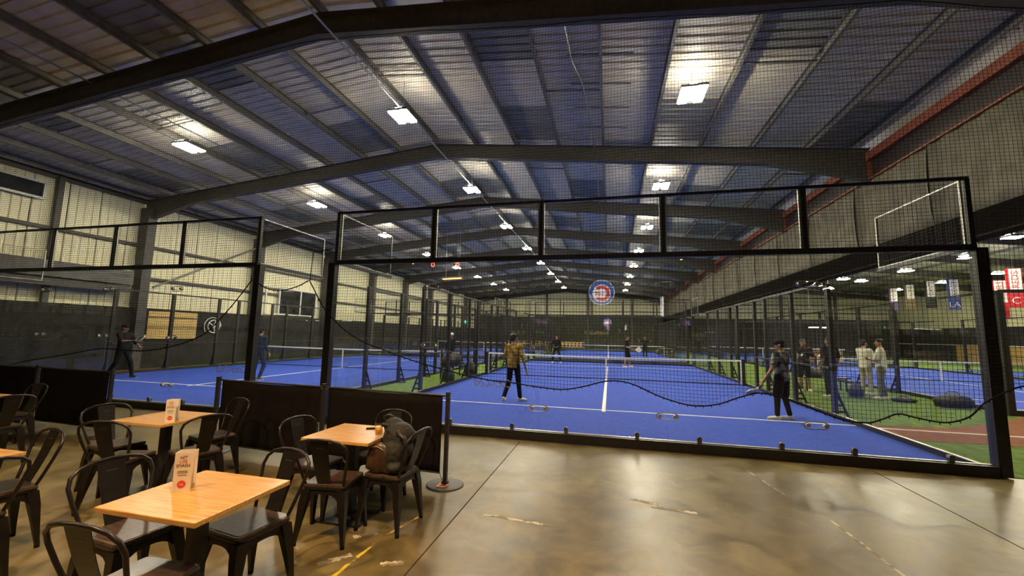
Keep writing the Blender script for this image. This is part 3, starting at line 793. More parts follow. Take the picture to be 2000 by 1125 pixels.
# folded menu cards
CARD = mat('card_stock', (.72, .62, .50), (.80, .70, .57), 8, .6)
INKD = mat('ink_dark', (.05, .03, .025)); INKR = mat('ink_red', (.62, .06, .03), (.68, .08, .04))
def menu_card(x, y, rz, label):
    t = thing('menu_card', label, 'menu card', (x, y, .7492), math.radians(rz), 'folded menu cards')
    b = MB(); h = .225; th = .002
    b.box((0, -.036, h/2), (.09, th, h))                      # printed face
    b.build('printed_face', CARD, t)
    MB().box((-.044, 0, h/2+.003), (th, .072, h-.006)).build('side_face', CARD, t)
    MB().box((0, .036, h/2), (.09, th, h)).build('rear_face', CARD, t)
    MB().hull([(.044, .036, .03), (.046, .036, .03), (.040, .016, .03), (.038, .016, .03)], [(.044, .036, h), (.046, .036, h), (.040, .016, h), (.038, .016, h)]).build('folded_flap', CARD, t)
    MB().hull([(.044, -.036, .0), (.046, -.036, .0), (.042, -.024, .0), (.040, -.024, .0)], [(.044, -.036, .06), (.046, -.036, .06), (.042, -.024, .06), (.040, -.024, .06)]).build('folded_flap', CARD, t)
    for s, z, sz, m in (('HIT', .195, .026, INKD), ('LIFE', .172, .026, INKR), ('SMASH', .149, .026, INKD)):
        text(s, sz, m, t, (0, -.0375, z), (PI/2, 0, 0), 'lettering', .0003, .9)
    for z, wd in ((.118, .05), (.109, .055), (.096, .045)): MB().box((0, -.0375, z), (wd, .0006, .0028)).build('small_print', INKD, t)
    MB().tube([(0, -.0368, .044), (0, -.0378, .044)], .022, 20).build('round_badge', INKR, t)
    text('hit', .018, CARD, t, (0, -.0384, .044), (PI/2, 0, 0), 'badge_lettering', .0002)
menu_card(-2.335, -4.81, 30, 'tall white folded menu card with red badge on the nearest table')
menu_card(-4.235, -3.45, 26, 'small white folded menu card with red badge on the table by the barrier gap')
# beer glass, phone
t = thing('beer_glass', 'straight glass of golden beer at the corner of the middle table', 'glass', (-1.955, -3.30, .7492))
CLG = glassmat('drink_glass', (.95, .95, .93), 1.0)
b = MB(); n = 20; prof = [(.030, 0), (.033, .004), (.038, .115), (.036, .115), (.031, .012), (.0, .012)]
for r, z in prof:
    for j in range(n): b.v.append((max(r, .0005)*math.cos(2*PI*j/n), max(r, .0005)*math.sin(2*PI*j/n), z))
for i in range(len(prof)-1):
    for j in range(n): b.f.append((i*n+j, i*n+(j+1) % n, (i+1)*n+(j+1) % n, (i+1)*n+j))
b.build('tumbler', CLG, t, True)
MB().lathe([(.029, .013), (.0345, .075)], 20).build('beer', mat('beer', (.75, .33, .03), (.85, .42, .05), 9, .15, emit=None), t, True)
MB().lathe([(.0345, .075), (.0352, .084)], 20).build('foam', mat('foam', (.8, .72, .5), (.85, .78, .58), 40, .8), t, True)
t = thing('phone', 'black phone lying beside the beer glass', 'phone', (-2.14, -3.08, .7492), .5)
bevel(MB().box((0, 0, .004), (.15, .072, .008)).build('phone_body', mat('phone_black', (.01, .01, .011), (.014, .014, .015), 9, .25), t), .003)
MB().box((0, 0, .0083), (.14, .064, .0006)).build('screen', mat('phone_screen', (.006, .006, .008), (.009, .009, .01), 9, .06), t)

# backpack slumped on its chair
BAG = mat('backpack_cloth', (.006, .0055, .004), (.015, .013, .009), 7, .7, bump=.9, bscale=14)
t = thing('backpack', 'dark backpack slumped on the chair beside the beer glass table', 'backpack', (-1.76, -3.33, .472))
REM = []
def remesh(o, vox, it=6):
    m = o.modifiers.new('r', 'REMESH'); m.mode = 'VOXEL'; m.voxel_size = vox; m.use_smooth_shade = True
    s = o.modifiers.new('s', 'SMOOTH'); s.factor = .5; s.iterations = it
    PEND.append(o); return o
b = MB()
b.ell((.02, .0, .16), (.15, .17, .17)); b.ell((.02, .02, .28), (.15, .14, .14), R=Matrix.Rotation(-.5, 3, 'Y')); b.ell((-.05, .05, .37), (.10, .09, .08)); b.ell((.06, -.02, .06), (.11, .17, .07))
for k in range(6): b.cap((-.08+.05*k, -.11+.02*k, .41-.05*k), (.02+.03*k, .10, .34-.05*k), .02, .015)
o = remesh(b.build('bag_body', BAG, t), .012, 4)
LEA = mat('worn_brown_panel', (.035, .016, .008), (.07, .034, .017), 8, .35)
remesh(MB().ell((-.09, -.13, .13), (.115, .05, .14), R=Matrix.Rotation(.35, 3, 'Y')).cap((-.19, -.12, .05), (.02, -.12, .03), .03, .03).build('front_pocket', LEA, t), .010, 4)
MB().tube([(-.13, .05, .40), (-.16, .05, .45), (-.11, .06, .47), (-.05, .06, .44)], .012, 6).build('top_handle', BLACK, t, True)
for y in (-.10, .10): MB().tube([(.06, y, .36), (.14, y, .30), (.17, y*1.1, .18), (.13, y, .05)], [.02, .022, .02, .012], 6).build('shoulder_strap', BLACK, t, True)
MB().tube([(-.19, -.165, .20), (-.14, -.18, .235), (-.08, -.18, .24), (-.01, -.165, .20), (.02, -.15, .12)], .0045, 5).build('zip', mat('zip_metal', (.3, .25, .18), (.4, .34, .25), 9, .3, .8), t, True)

# ------------------------------------------------------------------ canvas barriers
ORG = mat('orange_print', (.75, .16, .03), (.85, .22, .05), 9, .6)
PB = MB().lathe([(.21, 0), (.21, .008), (.19, .014), (.05, .022)], 28).mesh('post_base', mat('base_iron', (.035, .034, .034), (.06, .058, .056), 6, .45), True)
PPOLE = MB().box((0, 0, .52), (.042, .042, 1.0)).mesh('pole', BLACK)
PCOL = MB().box((0, 0, .03), (.07, .05, .03)).mesh('collar', BLACK)
PCAP = MB().box((0, 0, 1.026), (.046, .046, .012)).mesh('post_cap', BLACK)
def bpost(x, y, label, logo=False):
    t = thing('barrier_post', label, 'barrier post', (x, y, 0), 0, 'barrier posts')
    bs = put('post_base', PB, t); put('pole', PPOLE, t); put('collar', PCOL, t); put('post_cap', PCAP, t)
    if logo:
        text('b', .30, ORG, bs, (.0, -.04, .0225), (0, 0, 0), 'base_print', .0003)
    for z in (.97, .13): MB().tube([(-.05, 0, z), (.05, 0, z)], .006, 6).build('hook', GALV, t)
def banner(x0, y0, x1, y1, label):
    d = Vector((x1-x0, y1-y0, 0)); t = thing('barrier_banner', label, 'barrier', (x0, y0, 0), math.atan2(d.y, d.x), 'canvas barrier banners')
    W = d.length; a, e = .07, W-.07; b = MB(); n = 24; vs = []
    for j in range(9):
        for i in range(n+1):
            u = a+(e-a)*i/n; vs.append((u, .008*math.sin(u*9+j*.2)*(.3+.7*j/8), .985-.86*j/8-.012*math.sin(PI*i/n)))
    b.add(vs, [(j*(n+1)+i, (j+1)*(n+1)+i, (j+1)*(n+1)+i+1, j*(n+1)+i+1) for j in range(8) for i in range(n)])
    o = b.build('canvas', CANVAS, t, True); s = o.modifiers.new('solid', 'SOLIDIFY'); s.thickness = .004
    MB().tube([(.03, 0, .99), (W-.03, 0, .99)], .013, 8).build('top_tube', BLACK, t)
    MB().tube([(a, 0, .125), (e, 0, .125)], .010, 8).build('bottom_tube', BLACK, t)
    for x in (a, e): MB().tube([(x, 0, .12), (x+(-.03 if x == a else .03), 0, .05)], .003, 4).build('tie_chain', BLACK, t)
BP = [(-1.68, -2.30, 'black barrier post with round base nearest the open floor', True), (-3.42, -2.19, 'black barrier post where the two right canvas panels meet', False), (-5.24, -2.07, 'black barrier post at the right side of the gap', False), (-7.52, -1.9, 'black barrier post at the left side of the gap', False), (-9.33, -1.83, 'black barrier post where the two left canvas panels meet', False), (-11.15, -1.76, 'black barrier post at the far left end of the panels', False)]
for x, y, l, g in BP: bpost(x, y, l, g)
for i, j, l in ((1, 0, 'black canvas banner behind the backpack chair, rightmost of the barrier'), (2, 1, 'black canvas banner between the middle tables and the court'), (4, 3, 'black canvas banner left of the barrier gap'), (5, 4, 'black canvas banner at the far left picture edge')):
    banner(BP[i][0], BP[i][1], BP[j][0], BP[j][1], l)

# ------------------------------------------------------------------ people
SKIN = mat('skin', (.34, .17, .10), (.40, .21, .125), 10, .55)
HAIR = mat('hair_black', (.008, .007, .006), (.018, .015, .013), 40, .6, bump=.5, bscale=90)
EYE = mat('eye_dark', (.01, .008, .008)); LIP = mat('lips', (.25, .08, .06))
SHOEW = mat('shoe_white', (.66, .63, .56), (.76, .73, .66), 12, .6); SHOED = mat('shoe_dark', (.02, .02, .022), (.04, .04, .042), 12, .6)
SOLE = mat('shoe_sole', (.55, .52, .46), (.62, .59, .53), 12, .7)
DEF = dict(lsh=(-.185, 0, 1.40), rsh=(.185, 0, 1.40), le=(-.245, -.03, 1.12), re=(.245, -.03, 1.12), lw=(-.265, .05, .87), rw=(.265, .05, .87),
           lh=(-.09, 0, .92), rh=(.09, 0, .92), lk=(-.11, .03, .50), rk=(.11, .03, .50), la=(-.13, 0, .09), ra=(.13, 0, .09), lf=(0, 1), rf=(0, 1))
def person(x, y, rz, label, ht, pose, shirt, pants, sleeves=.55, legs=1.0, shoe=None, hair='short', haty=None, headyaw=0, headpitch=0, vox=.011, leggings=None, belly=0.0, hairm=None):
    P = dict(DEF); P.update(pose); V = {k: Vector(v) for k, v in P.items() if len(v) == 3}
    t = thing('person', label, 'person', (x, y, .0225 if y > 0 else 0), math.radians(rz))
    k = ht/1.72; t.scale = (k, k, k)
    H = Matrix.Rotation(math.radians(headyaw), 3, 'Z') @ Matrix.Rotation(math.radians(headpitch), 3, 'X')
    hc = Vector((0, .015, 1.60)); neck = Vector((0, -.01, 1.47))
    b = MB()
    b.loft([((0, 0, .86), .14, .095), ((0, 0, .95), .155, .105), ((0, .005, 1.10), .135, .095), ((0, .005, 1.25), .155, .105), ((0, 0, 1.36), .165, .095), ((0, -.005, 1.43), .12, .07), ((0, -.01, 1.47), .06, .055)])
    b.cap(neck-Vector((0, 0, .03)), hc-Vector((0, .01, .06)), .058, .052)
    b.ell(hc+H @ Vector((0, -.005, .02)), (.076, .093, .098), R=H); b.ell(hc+H @ Vector((0, .022, -.055)), (.056, .066, .062), R=H)
    b.cap(hc+H @ Vector((0, .085, .0)), hc+H @ Vector((0, .104, -.028)), .010, .015)     # nose
    for s in (-1, 1): b.ell(hc+H @ Vector((s*.078, -.005, -.005)), (.013, .022, .032), R=H)
    for s, sh, e, w in ((-1, 'lsh', 'le', 'lw'), (1, 'rsh', 're', 'rw')):
        b.cap(V[sh], V[e], .052, .040); b.cap(V[e], V[w], .040, .026)
        d = (V[w]-V[e]).normalized()
        fwd = Vector((0, 1, 0))-d*d.y
        fwd = fwd.normalized() if fwd.length > .2 else Vector((0, 0, 1))
        side = d.cross(fwd)
        pal = V[w]+d*.085
        for q in (-1, 0, 1): b.cap(V[w]+d*.01, pal+fwd*.022*q, .020, .018)
        for q, ln in ((-1.5, .055), (-.5, .072), (.5, .078), (1.5, .068)):
            k0 = pal+fwd*.0195*q; k1 = k0+d*ln*.55-side*s*.012; k2 = k1+d*ln*.4-side*s*.03
            b.cap(k0, k1, .0095, .0088, 6); b.cap(k1, k2, .0088, .0078, 6)
        th = V[w]+d*.03+fwd*.022; b.cap(th, th+d*.03+fwd*.028, .013, .010, 6); b.cap(th+d*.03+fwd*.028, th+d*.062+fwd*.034, .010, .008, 6)
    for hp, kn, an in (('lh', 'lk', 'la'), ('rh', 'rk', 'ra')):
        b.cap(V[hp], V[kn], .082, .056); b.cap(V[kn], V[kn].lerp(V[an], .35), .054, .058); b.cap(V[kn].lerp(V[an], .35), V[an], .058, .036)
    body = remesh(b.build('body', SKIN, t), vox, 3)
    for s in (-1, 1): MB().ell(hc+H @ Vector((s*.032, .082, .012)), (.012, .008, .007), 8, 6, H).build('eye', EYE, body)
    MB().ell(hc+H @ Vector((0, .082, -.062)), (.024, .008, .006), 8, 6, H).build('mouth', LIP, body)
    # shirt
    b = MB(); bl = belly
    b.loft([((0, 0, .84), .172, .125), ((0, bl*.3, .95), .180, .132+bl*.5), ((0, bl*.5, 1.08), .168, .124+bl), ((0, bl*.3, 1.22), .176, .126+bl*.5), ((0, 0, 1.34), .186, .115), ((0, -.005, 1.42), .145, .09), ((0, -.01, 1.465), .08, .07)])
    for s, sh, e, w in ((-1, 'lsh', 'le', 'lw'), (1, 'rsh', 're', 'rw')):
        b.cap(V[sh]-Vector((s*.05, 0, .01)), V[sh], .075, .072)
        if sleeves <= 1: b.cap(V[sh], V[sh].lerp(V[e], sleeves), .070, .068)
        else: b.cap(V[sh], V[e], .069, .055); b.cap(V[e], V[e].lerp(V[w], sleeves-1), .055, .042)
    remesh(b.build('shirt', shirt, t), max(vox, .012), 5)
    # trousers or shorts
    def leglay(nm, m, ln, ex, start=0.0):
        b = MB()
        b.loft([((0, 0, .80), .13, .09), ((0, 0, .87), .163, .117), ((0, 0, .97), .165, .118)])
        for hp, kn, an in (('lh', 'lk', 'la'), ('rh', 'rk', 'ra')):
            if ln <= 1: b.cap(V[hp], V[hp].lerp(V[kn], ln), .098+ex, .085+ex)
            else:
                e_ = V[kn].lerp(V[an], ln-1); b.cap(V[hp], V[kn], .098+ex, .070+ex); b.cap(V[kn], e_, .070+ex, .054+ex)
        remesh(b.build(nm, m, t), max(vox, .012), 5)
    leglay('trousers' if legs > 1 else 'shorts', pants, legs, 0.012 if leggings else 0.0)
    if leggings: leglay('leggings', leggings, 1.95, -.003)
    for an, f in (('la', P['lf']), ('ra', P['rf'])):
        d = Vector((f[0], f[1], 0)).normalized(); a = V[an]; z = -a.z
        lift = max(0, a.z-.09)
        R = Matrix.Rotation(-math.atan2(d.x, d.y), 3, 'Z')
        b = MB(); c = Vector((a.x, a.y, lift))
        b.ell(c+R @ Vector((0, -.01, .062)), (.044, .062, .055), R=R); b.ell(c+R @ Vector((0, .075, .042)), (.047, .095, .038), R=R); b.ell(c+R @ Vector((0, .145, .034)), (.042, .05, .030), R=R)
        o = remesh(b.build('shoe', shoe or SHOEW, t), .010, 3)
        MB().hull([c+R @ Vector(p) for p in ((-.036, -.065, 0), (.036, -.065, 0), (.048, .09, 0), (.035, .185, 0), (-.035, .185, 0), (-.048, .09, 0))], [c+R @ Vector(p) for p in ((-.040, -.07, .022), (.040, -.07, .022), (.052, .09, .022), (.037, .192, .022), (-.037, .192, .022), (-.052, .09, .022))]).build('sole', SOLE, o)
    # hair / cap
    if hair:
        b = MB()
        if hair == 'bushy':
            b.ell(hc+H @ Vector((0, -.025, .055)), (.098, .108, .088), R=H); b.ell(hc+H @ Vector((0, -.055, .01)), (.090, .075, .085), R=H)
            for i in range(14):
                a = i*2.4; b.ell(hc+H @ Vector((.075*math.cos(a), -.03+.075*math.sin(a), .08+.03*math.sin(i*1.7))), (.028, .028, .026), 8, 6)
        else:
            b.ell(hc+H @ Vector((0, -.018, .045)), (.084, .100, .086), R=H); b.ell(hc+H @ Vector((0, -.045, .005)), (.080, .068, .075), R=H)
        o = b.build('hair', hairm or HAIR, t); remesh(o, .009, 3)
    if haty:
        b = MB(); b.ell(hc+H @ Vector((0, -.008, .055)), (.090, .108, .078), R=H)
        o = b.build('cap', haty, t, True)
        vis = MB(); n = 10
        top = [hc+H @ Vector((.075*math.cos(PI*i/n), .075+.095*math.sin(PI*i/n), .050-.012*math.sin(PI*i/n))) for i in range(n+1)]
        vis.hull([p-Vector((0, 0, .006)) for p in top], top).build('visor', haty, o)
    return t
def racket(loc, d, nrm, label, face, rim=None):
    t = thing('padel_racket', label, 'racket', loc); d = Vector(d).normalized(); nrm = Vector(nrm); nrm = (nrm-d*nrm.dot(d)).normalized()
    t.rotation_euler = Matrix((d.cross(nrm), d, nrm)).transposed().to_euler()
    # grip at origin, head along +Y, face normal Z
    MB().tube([(0, -.09, 0), (0, .04, 0)], .016, 10).build('grip', BLACK, t, True)
    MB().bar((0, .03, 0), (-.05, .16, 0), .02, .03).bar((0, .03, 0), (.05, .16, 0), .02, .03).build('throat', rim or BLACK, t)
    o = []
    for i in range(24):
        a = 2*PI*i/24; o.append((.125*math.cos(a), .26+.135*math.sin(a)))
    fc = MB().hull([(x, y, -.017) for x, y in o], [(x, y, .017) for x, y in o]).build('head', face, t)
    ring = [(x, y, 0) for x, y in o]
    MB().tube(ring, .020, 6, closed=True).build('rim', rim or BLACK, fc, True)
    h = MB()
    for ix in range(-3, 4):
        for iy in range(-3, 4):
            if ix*ix+iy*iy <= 10:
                h.tube([(ix*.026, .26+iy*.026, -.0182), (ix*.026, .26+iy*.026, .0182)], .006, 6)
    stuff(h.build('holes', BLACK, fc))
    return t
GOLD = mat('gold_print_shirt', (.20, .10, .025), (.62, .42, .10), 9, .8, detail=6, lo=.38, hi=.62)
GREYP = mat('grey_print_shirt', (.03, .03, .03), (.34, .31, .26), 7, .8, detail=5, lo=.42, hi=.62)
BLK = mat('black_cloth', (.009, .009, .010), (.016, .016, .017), 9, .85)
NAVY = mat('navy_cloth', (.020, .028, .045), (.034, .044, .068), 9, .85)
JEAN = mat('slate_cloth', (.028, .036, .055), (.045, .057, .085), 9, .85)
WSH = mat('cream_tee', (.62, .60, .50), (.72, .70, .60), 7, .85)
GTR = mat('grey_trousers', (.10, .10, .085), (.15, .15, .125), 9, .85)
BEI = mat('beige_trousers', (.30, .27, .19), (.38, .34, .25), 9, .85)
MIXD = mat('dark_print_tee', (.015, .013, .012), (.14, .08, .06), 8, .85, lo=.5, hi=.68)
person(-2.28, 3.62, -14, 'player in a gold patterned shirt and black trousers, back to the camera', 1.70,
       dict(rw=(.36, .02, .80), re=(.29, -.04, 1.09), lw=(-.16, .24, 1.02), le=(-.26, .0, 1.12), lk=(-.15, .05, .50), rk=(.13, .04, .5), la=(-.22, -.10, .09), ra=(.17, .06, .09), lf=(-.35, 1), rf=(.9, .6)),
       GOLD, BLK, .75, 1.98, SHOEW, 'bushy', None, -32, 0, .007, None, .03)
person(3.74, 3.20, 42, 'player in black cap, grey printed shirt and black leggings on the service line', 1.69,
       dict(lw=(-.36, .20, .80), le=(-.30, .04, 1.08), rw=(.22, .16, .92), re=(.25, .02, 1.12), lk=(-.12, .05, .5), rk=(.12, .03, .5), la=(-.15, .05, .09), ra=(.15, -.05, .09), lf=(-.6, .8), rf=(-.4, .9)),
       GREYP, BLK, .6, .92, SHOEW, 'short', BLK, 22, -4, .007, BLK, .02)
racket((3.29, 3.13, .70), (-.35, .75, -.55), (.15, -.55, -.8), 'white padel racket held low by the player in the black cap', mat('racket_white', (.62, .58, .48), (.72, .68, .58), 20, .4), MATS['racket_white'])
person(-3.05, 18.6, 176, 'far player in black top and trousers facing the camera across the net', 1.68,
       dict(lw=(-.10, .26, 1.0), rw=(.10, .26, 1.0), le=(-.27, .06, 1.08), re=(.27, .06, 1.08), lk=(-.20, .06, .5), rk=(.20, .06, .5), la=(-.27, 0, .09), ra=(.27, 0, .09)), BLK, BLK, 1.7, 1.9, SHOEW, 'short')
person(1.08, 17.2, -112, 'far player in black tee and shorts reaching out with a white racket', 1.76,
       dict(rw=(.22, .34, 1.02), re=(.27, .08, 1.10), lw=(-.2, .24, .95), lk=(-.14, .08, .5), rk=(.14, .02, .5), la=(-.28, .06, .09), ra=(.22, -.1, .09)), BLK, BLK, .7, .95, SHOEW, 'short', None, 10)
racket((1.44, 16.80, 1.03), (1, .1, -.1), (.1, -1, .1), 'white padel racket held by the far player in shorts', MATS['racket_white'], MATS['racket_white'])
person(2.95, 28.6, 170, 'distant player in black on the middle court further back', 1.74,
       dict(lw=(-.46, .06, 1.40), rw=(.46, .06, 1.40), le=(-.40, -.02, 1.26), re=(.40, -.02, 1.26)), mat('black_tee_print', (.012, .012, .013), (.05, .05, .055), 5, .8, lo=.5, hi=.7), BLK, .7, 1.9, SHOED, 'short')
person(-15.75, 3.62, -82, 'player in dark clothes stepping along the left court line with a racket', 1.76,
       dict(rw=(.16, .50, 1.20), re=(.26, .22, 1.18), lw=(-.14, .46, .98), le=(-.26, .20, 1.08), lk=(-.10, .22, .52), rk=(.11, -.06, .5), la=(-.12, .30, .09), ra=(.12, -.32, .12)), BLK, BLK, .9, 1.95, SHOED, 'short', BLK, 0)
racket((-15.15, 3.52, 1.24), (.9, .1, .35), (.2, -.6, .7), 'dark padel racket held out by the player at the left court line', mat('racket_dark', (.03, .03, .03), (.06, .05, .05), 20, .4), MATS['racket_white'])
person(-11.35, 4.75, 6, 'player in navy top and slate trousers seen from behind on the left court', 1.74,
       dict(lw=(-.30, .06, .92), rw=(.30, .04, .90), lk=(-.13, .02, .5), rk=(.16, .06, .5), la=(-.16, .0, .09), ra=(.10, -.05, .09)), NAVY, JEAN, 1.8, 1.95, SHOED, 'short', BLK, 10)
person(8.02, 7.75, 58, 'bystander in cream tee and grey trousers with folded arms beside the right court', 1.78,
       dict(lw=(.06, .24, 1.16), le=(-.26, .10, 1.10), rw=(-.06, .25, 1.12), re=(.26, .10, 1.08), la=(-.13, .04, .09), ra=(.13, -.04, .09)), WSH, GTR, .8, 1.96, SHOEW, 'short', None, 20)
person(8.12, 8.75, -70, 'bystander in cream tee and beige trousers standing behind the one with folded arms', 1.74,
       dict(lw=(.04, .24, 1.12), le=(-.25, .12, 1.08), rw=(.02, .26, 1.06), re=(.26, .10, 1.08)), WSH, BEI, .8, 1.96, SHOEW, 'short', None, -10)
person(6.62, 7.55, 20, 'bystander in black shirt and dark trousers behind the right court post', 1.80,
       dict(rw=(.30, .10, .88), lw=(-.26, .06, .86)), BLK, NAVY, .8, 1.97, SHOEW, 'short', None, 60)
person(6.45, 8.9, 168, 'bystander in dark printed tee and shorts holding a racket, white shoes on turf', 1.74,
       dict(lw=(-.12, .28, 1.05), rw=(.16, .28, 1.02), le=(-.27, .06, 1.1), re=(.27, .06, 1.1)), MIXD, BLK, .8, .95, SHOEW, 'short', None, 0)
racket((6.22, 8.62, 1.04), (-.5, -.3, .5), (.1, -1, -.3), 'pale padel racket held by the bystander in dark printed tee', MATS['racket_white'])
person(-6.30, 9.35, 150, 'man in white cap and black jacket between the two near courts', 1.70,
       dict(lw=(-.1, .26, 1.0), rw=(.12, .28, .98), le=(-.27, .06, 1.1), re=(.27, .06, 1.1)), BLK, BLK, 1.8, 1.95, SHOED, 'short', mat('white_cap', (.68, .68, .64), (.76, .76, .72), 9, .7), 10)

# ------------------------------------------------------------------ bags, bench, ball
def bag(x, y, z, d, rz, label, m, wheels=False):
    t = thing('sports_bag', label, 'bag', (x, y, z), math.radians(rz), 'black sports bags')
    b = MB(); b.ell((0, 0, d[2]*.5), (d[0]*.5, d[1]*.5, d[2]*.5)); b.ell((d[0]*.25, 0, d[2]*.42), (d[0]*.28, d[1]*.46, d[2]*.42)); b.ell((-d[0]*.25, 0, d[2]*.42), (d[0]*.28, d[1]*.46, d[2]*.42))
    b.box((0, 0, d[2]*.2), (d[0]*.8, d[1]*.75, d[2]*.39))
    remesh(b.build('bag_body', m, t), .02, 4)
    MB().tube([(-d[0]*.2, 0, d[2]*.9), (-d[0]*.12, .03, d[2]*1.15), (d[0]*.12, .03, d[2]*1.15), (d[0]*.2, 0, d[2]*.9)], .012, 6).build('carry_handle', BLACK, t, True)
    MB().tube([(-d[0]*.42, -d[1]*.2, d[2]*.62), (0, -d[1]*.36, d[2]*.84), (d[0]*.42, -d[1]*.2, d[2]*.62)], .006, 5).build('zip', GALV, t)
    remesh(MB().ell((0, -d[1]*.42, d[2]*.4), (d[0]*.3, d[1]*.14, d[2]*.28)).build('side_pocket', m, t), .02, 3)
BAGB = mat('bag_black', (.012, .012, .013), (.028, .028, .028), 6, .6, bump=.4, bscale=20)
bag(9.12, 6.85, .008, (.95, .42, .36), 12, 'black duffel bag lying on the turf by the right post', BAGB)
bag(8.35, 7.45, .008, (.6, .25, .14), -6, 'flat black racket bag lying on the turf left of the duffel', BAGB)
bag(7.55, 8.2, .008, (.45, .35, .42), 40, 'navy bag standing at the feet of the two bystanders', mat('bag_navy', (.015, .018, .035), (.03, .035, .055), 6, .6, bump=.4, bscale=20))
def bench(x, y, rz, label):
    t = thing('bench', label, 'bench', (x, y, .008), math.radians(rz))
    for k in range(4): MB().box((0, -.15+.1*k, .44), (1.5, .085, .03)).build('slat', BLACK, t)
    for sx in (-.6, .6):
        for sy in (-.15, .15): MB().box((sx, sy, .21), (.04, .04, .43)).build('leg', BLACK, t)
        MB().box((sx, 0, .415), (.04, .36, .02)).build('cross_bar', BLACK, t)
bench(-5.85, 8.25, 90, 'black slatted bench between the two near courts, loaded with bags')
bag(-5.80, 7.85, .463, (.60, .42, .50), 80, 'large black bag at the near end of the bench', BAGB)
bag(-5.80, 8.55, .463, (.60, .42, .55), 95, 'large black bag at the far end of the bench', BAGB)
bag(-5.45, 9.35, .008, (.50, .36, .62), 70, 'upright black bag standing on the turf past the bench', BAGB)
bag(-5.50, 7.15, .008, (.45, .40, .50), 60, 'round black bag standing on the turf before the bench', BAGB)
bench(7.3, 9.6, 4, 'black slatted bench on the turf beside the annex court')
bag(7.0, 9.6, .463, (.55, .35, .32), 5, 'grey duffel bag resting on the bench beside the annex court', mat('bag_grey', (.05, .05, .048), (.09, .09, .085), 6, .6, bump=.4, bscale=20))
t = thing('padel_ball', 'yellow-green ball in the air left of the black-capped player', 'ball', (4.28, 6.0, .84))
MB().ell((0, 0, 0), (.034, .034, .034)).build('felt_ball', mat('ball_felt', (.55, .70, .06), (.66, .80, .10), 60, .9), t, True)
MB().tube([(.0345*math.cos(a), .0345*math.sin(a)*math.cos(.9*math.sin(2*a)), .0345*math.sin(a)*math.sin(.9*math.sin(2*a))) for a in [2*PI*i/24 for i in range(24)]], .0016, 4, closed=True).build('seam', LINE, t)

# ------------------------------------------------------------------ things on the walls and overhead
PLY = mat('plywood', (.62, .42, .14), (.74, .53, .21), 3, .7, stretch=(1, 1, 8))
t = thing('plywood_board', 'yellow plywood board fixed to the dark left wall', 'board', (XL+.36, 7.2, 1.8))
for k in range(2): MB().box((0, -.52+1.04*k, 0), (.03, 1.03, 1.16)).build('board_sheet', PLY, t)
MB().box((.03, 0, .33), (.02, 2.2, .04)).build('batten', STEEL, t)
t = thing('wheel_emblem', 'round white spoked emblem on the dark wall beside the plywood', 'emblem', (XL+.40, 9.0, 1.80))
n = 28
MB().tube([(0, .42*math.cos(2*PI*i/n), .42*math.sin(2*PI*i/n)) for i in range(18)], .022, 5).build('outer_arc', WHITE, t)
MB().tube([(0, .30*math.cos(2*PI*i/n)+.06, .30*math.sin(2*PI*i/n)) for i in range(n)], .03, 5, closed=True).build('inner_ring', WHITE, t)
for i in range(5): MB().bar((0, .06, 0), (0, .06+.28*math.cos(i*2*PI/5), .28*math.sin(i*2*PI/5)), .03, .04).build('spoke', WHITE, t)
MB().tube([(-.02, .06, 0), (.02, .06, 0)], .08, 12).build('hub', WHITE, t)
t = thing('exit_sign', 'small green lit exit sign on the far left wall', 'sign', (XL+.45, 44.6, 3.2))
MB().box((0, 0, 0), (.08, 1.1, .42)).build('sign_box', mat('exit_green', (.05, .5, .2), emit=(.15, .9, .45), es=1.6), t)
text('EXIT', .36, mat('exit_white', (.9, .95, .9), emit=(.9, 1, .9), es=2.5), t, (.05, 0, 0), (PI/2, 0, PI/2), 'lettering', .002)
t = thing('wall_notice', 'blue and cream notice on the dark wall at the left picture edge', 'poster', (XL+.37, 1.25, 1.25))
MB().box((0, 0, .32), (.03, 1.3, .62)).build('blue_half', mat('notice_blue', (.10, .16, .34), (.15, .22, .42), 3, .7), t)
for k in range(4): MB().box((0, .55-.36*k, -.34), (.03, .22, .62)).build('cream_strip', WHITE, t)
# infrared heater
t = thing('infrared_heater', 'glowing orange three-bar infrared heater hanging under the roof on the left', 'heater', (-9.2, 16.4, 5.02), math.radians(-15))
HOT = mat('hot_element', (1, .4, .1), emit=(1.0, .27, .06), es=7)
MB().box((0, 0, .06), (1.45, .22, .06)).build('heater_body', STEEL, t)
for k in (-1, 0, 1): MB().box((.46*k, -.03, .0), (.42, .14, .05)).build('heating_element', HOT, t)
for k in (-.5, .5): MB().tube([(k, 0, .08), (k, 0, zr(-9.2)+.22-5.02)], .01, 5).build('hanger_rod', GALV, t)
for xx, yy_, lab in ((-9.6, 14.4, 'left'), (-8.2, 14.6, 'right')):
    t = thing('heater_lamp', 'small round red glowing heater lamp, %s of the pair above the heater' % lab, 'heater', (xx, yy_, 5.55))
    MB().tube([(.09*math.cos(2*PI*i/14), 0, .12*math.sin(2*PI*i/14)) for i in range(14)], .022, 6, closed=True).build('red_ring', mat('red_glow', (.8, .1, .05), emit=(1, .10, .04), es=3), t)
    MB().tube([(0, .02, .1), (0, .02, zr(xx)+.22-5.55)], .01, 5).build('hanger_rod', GALV, t)
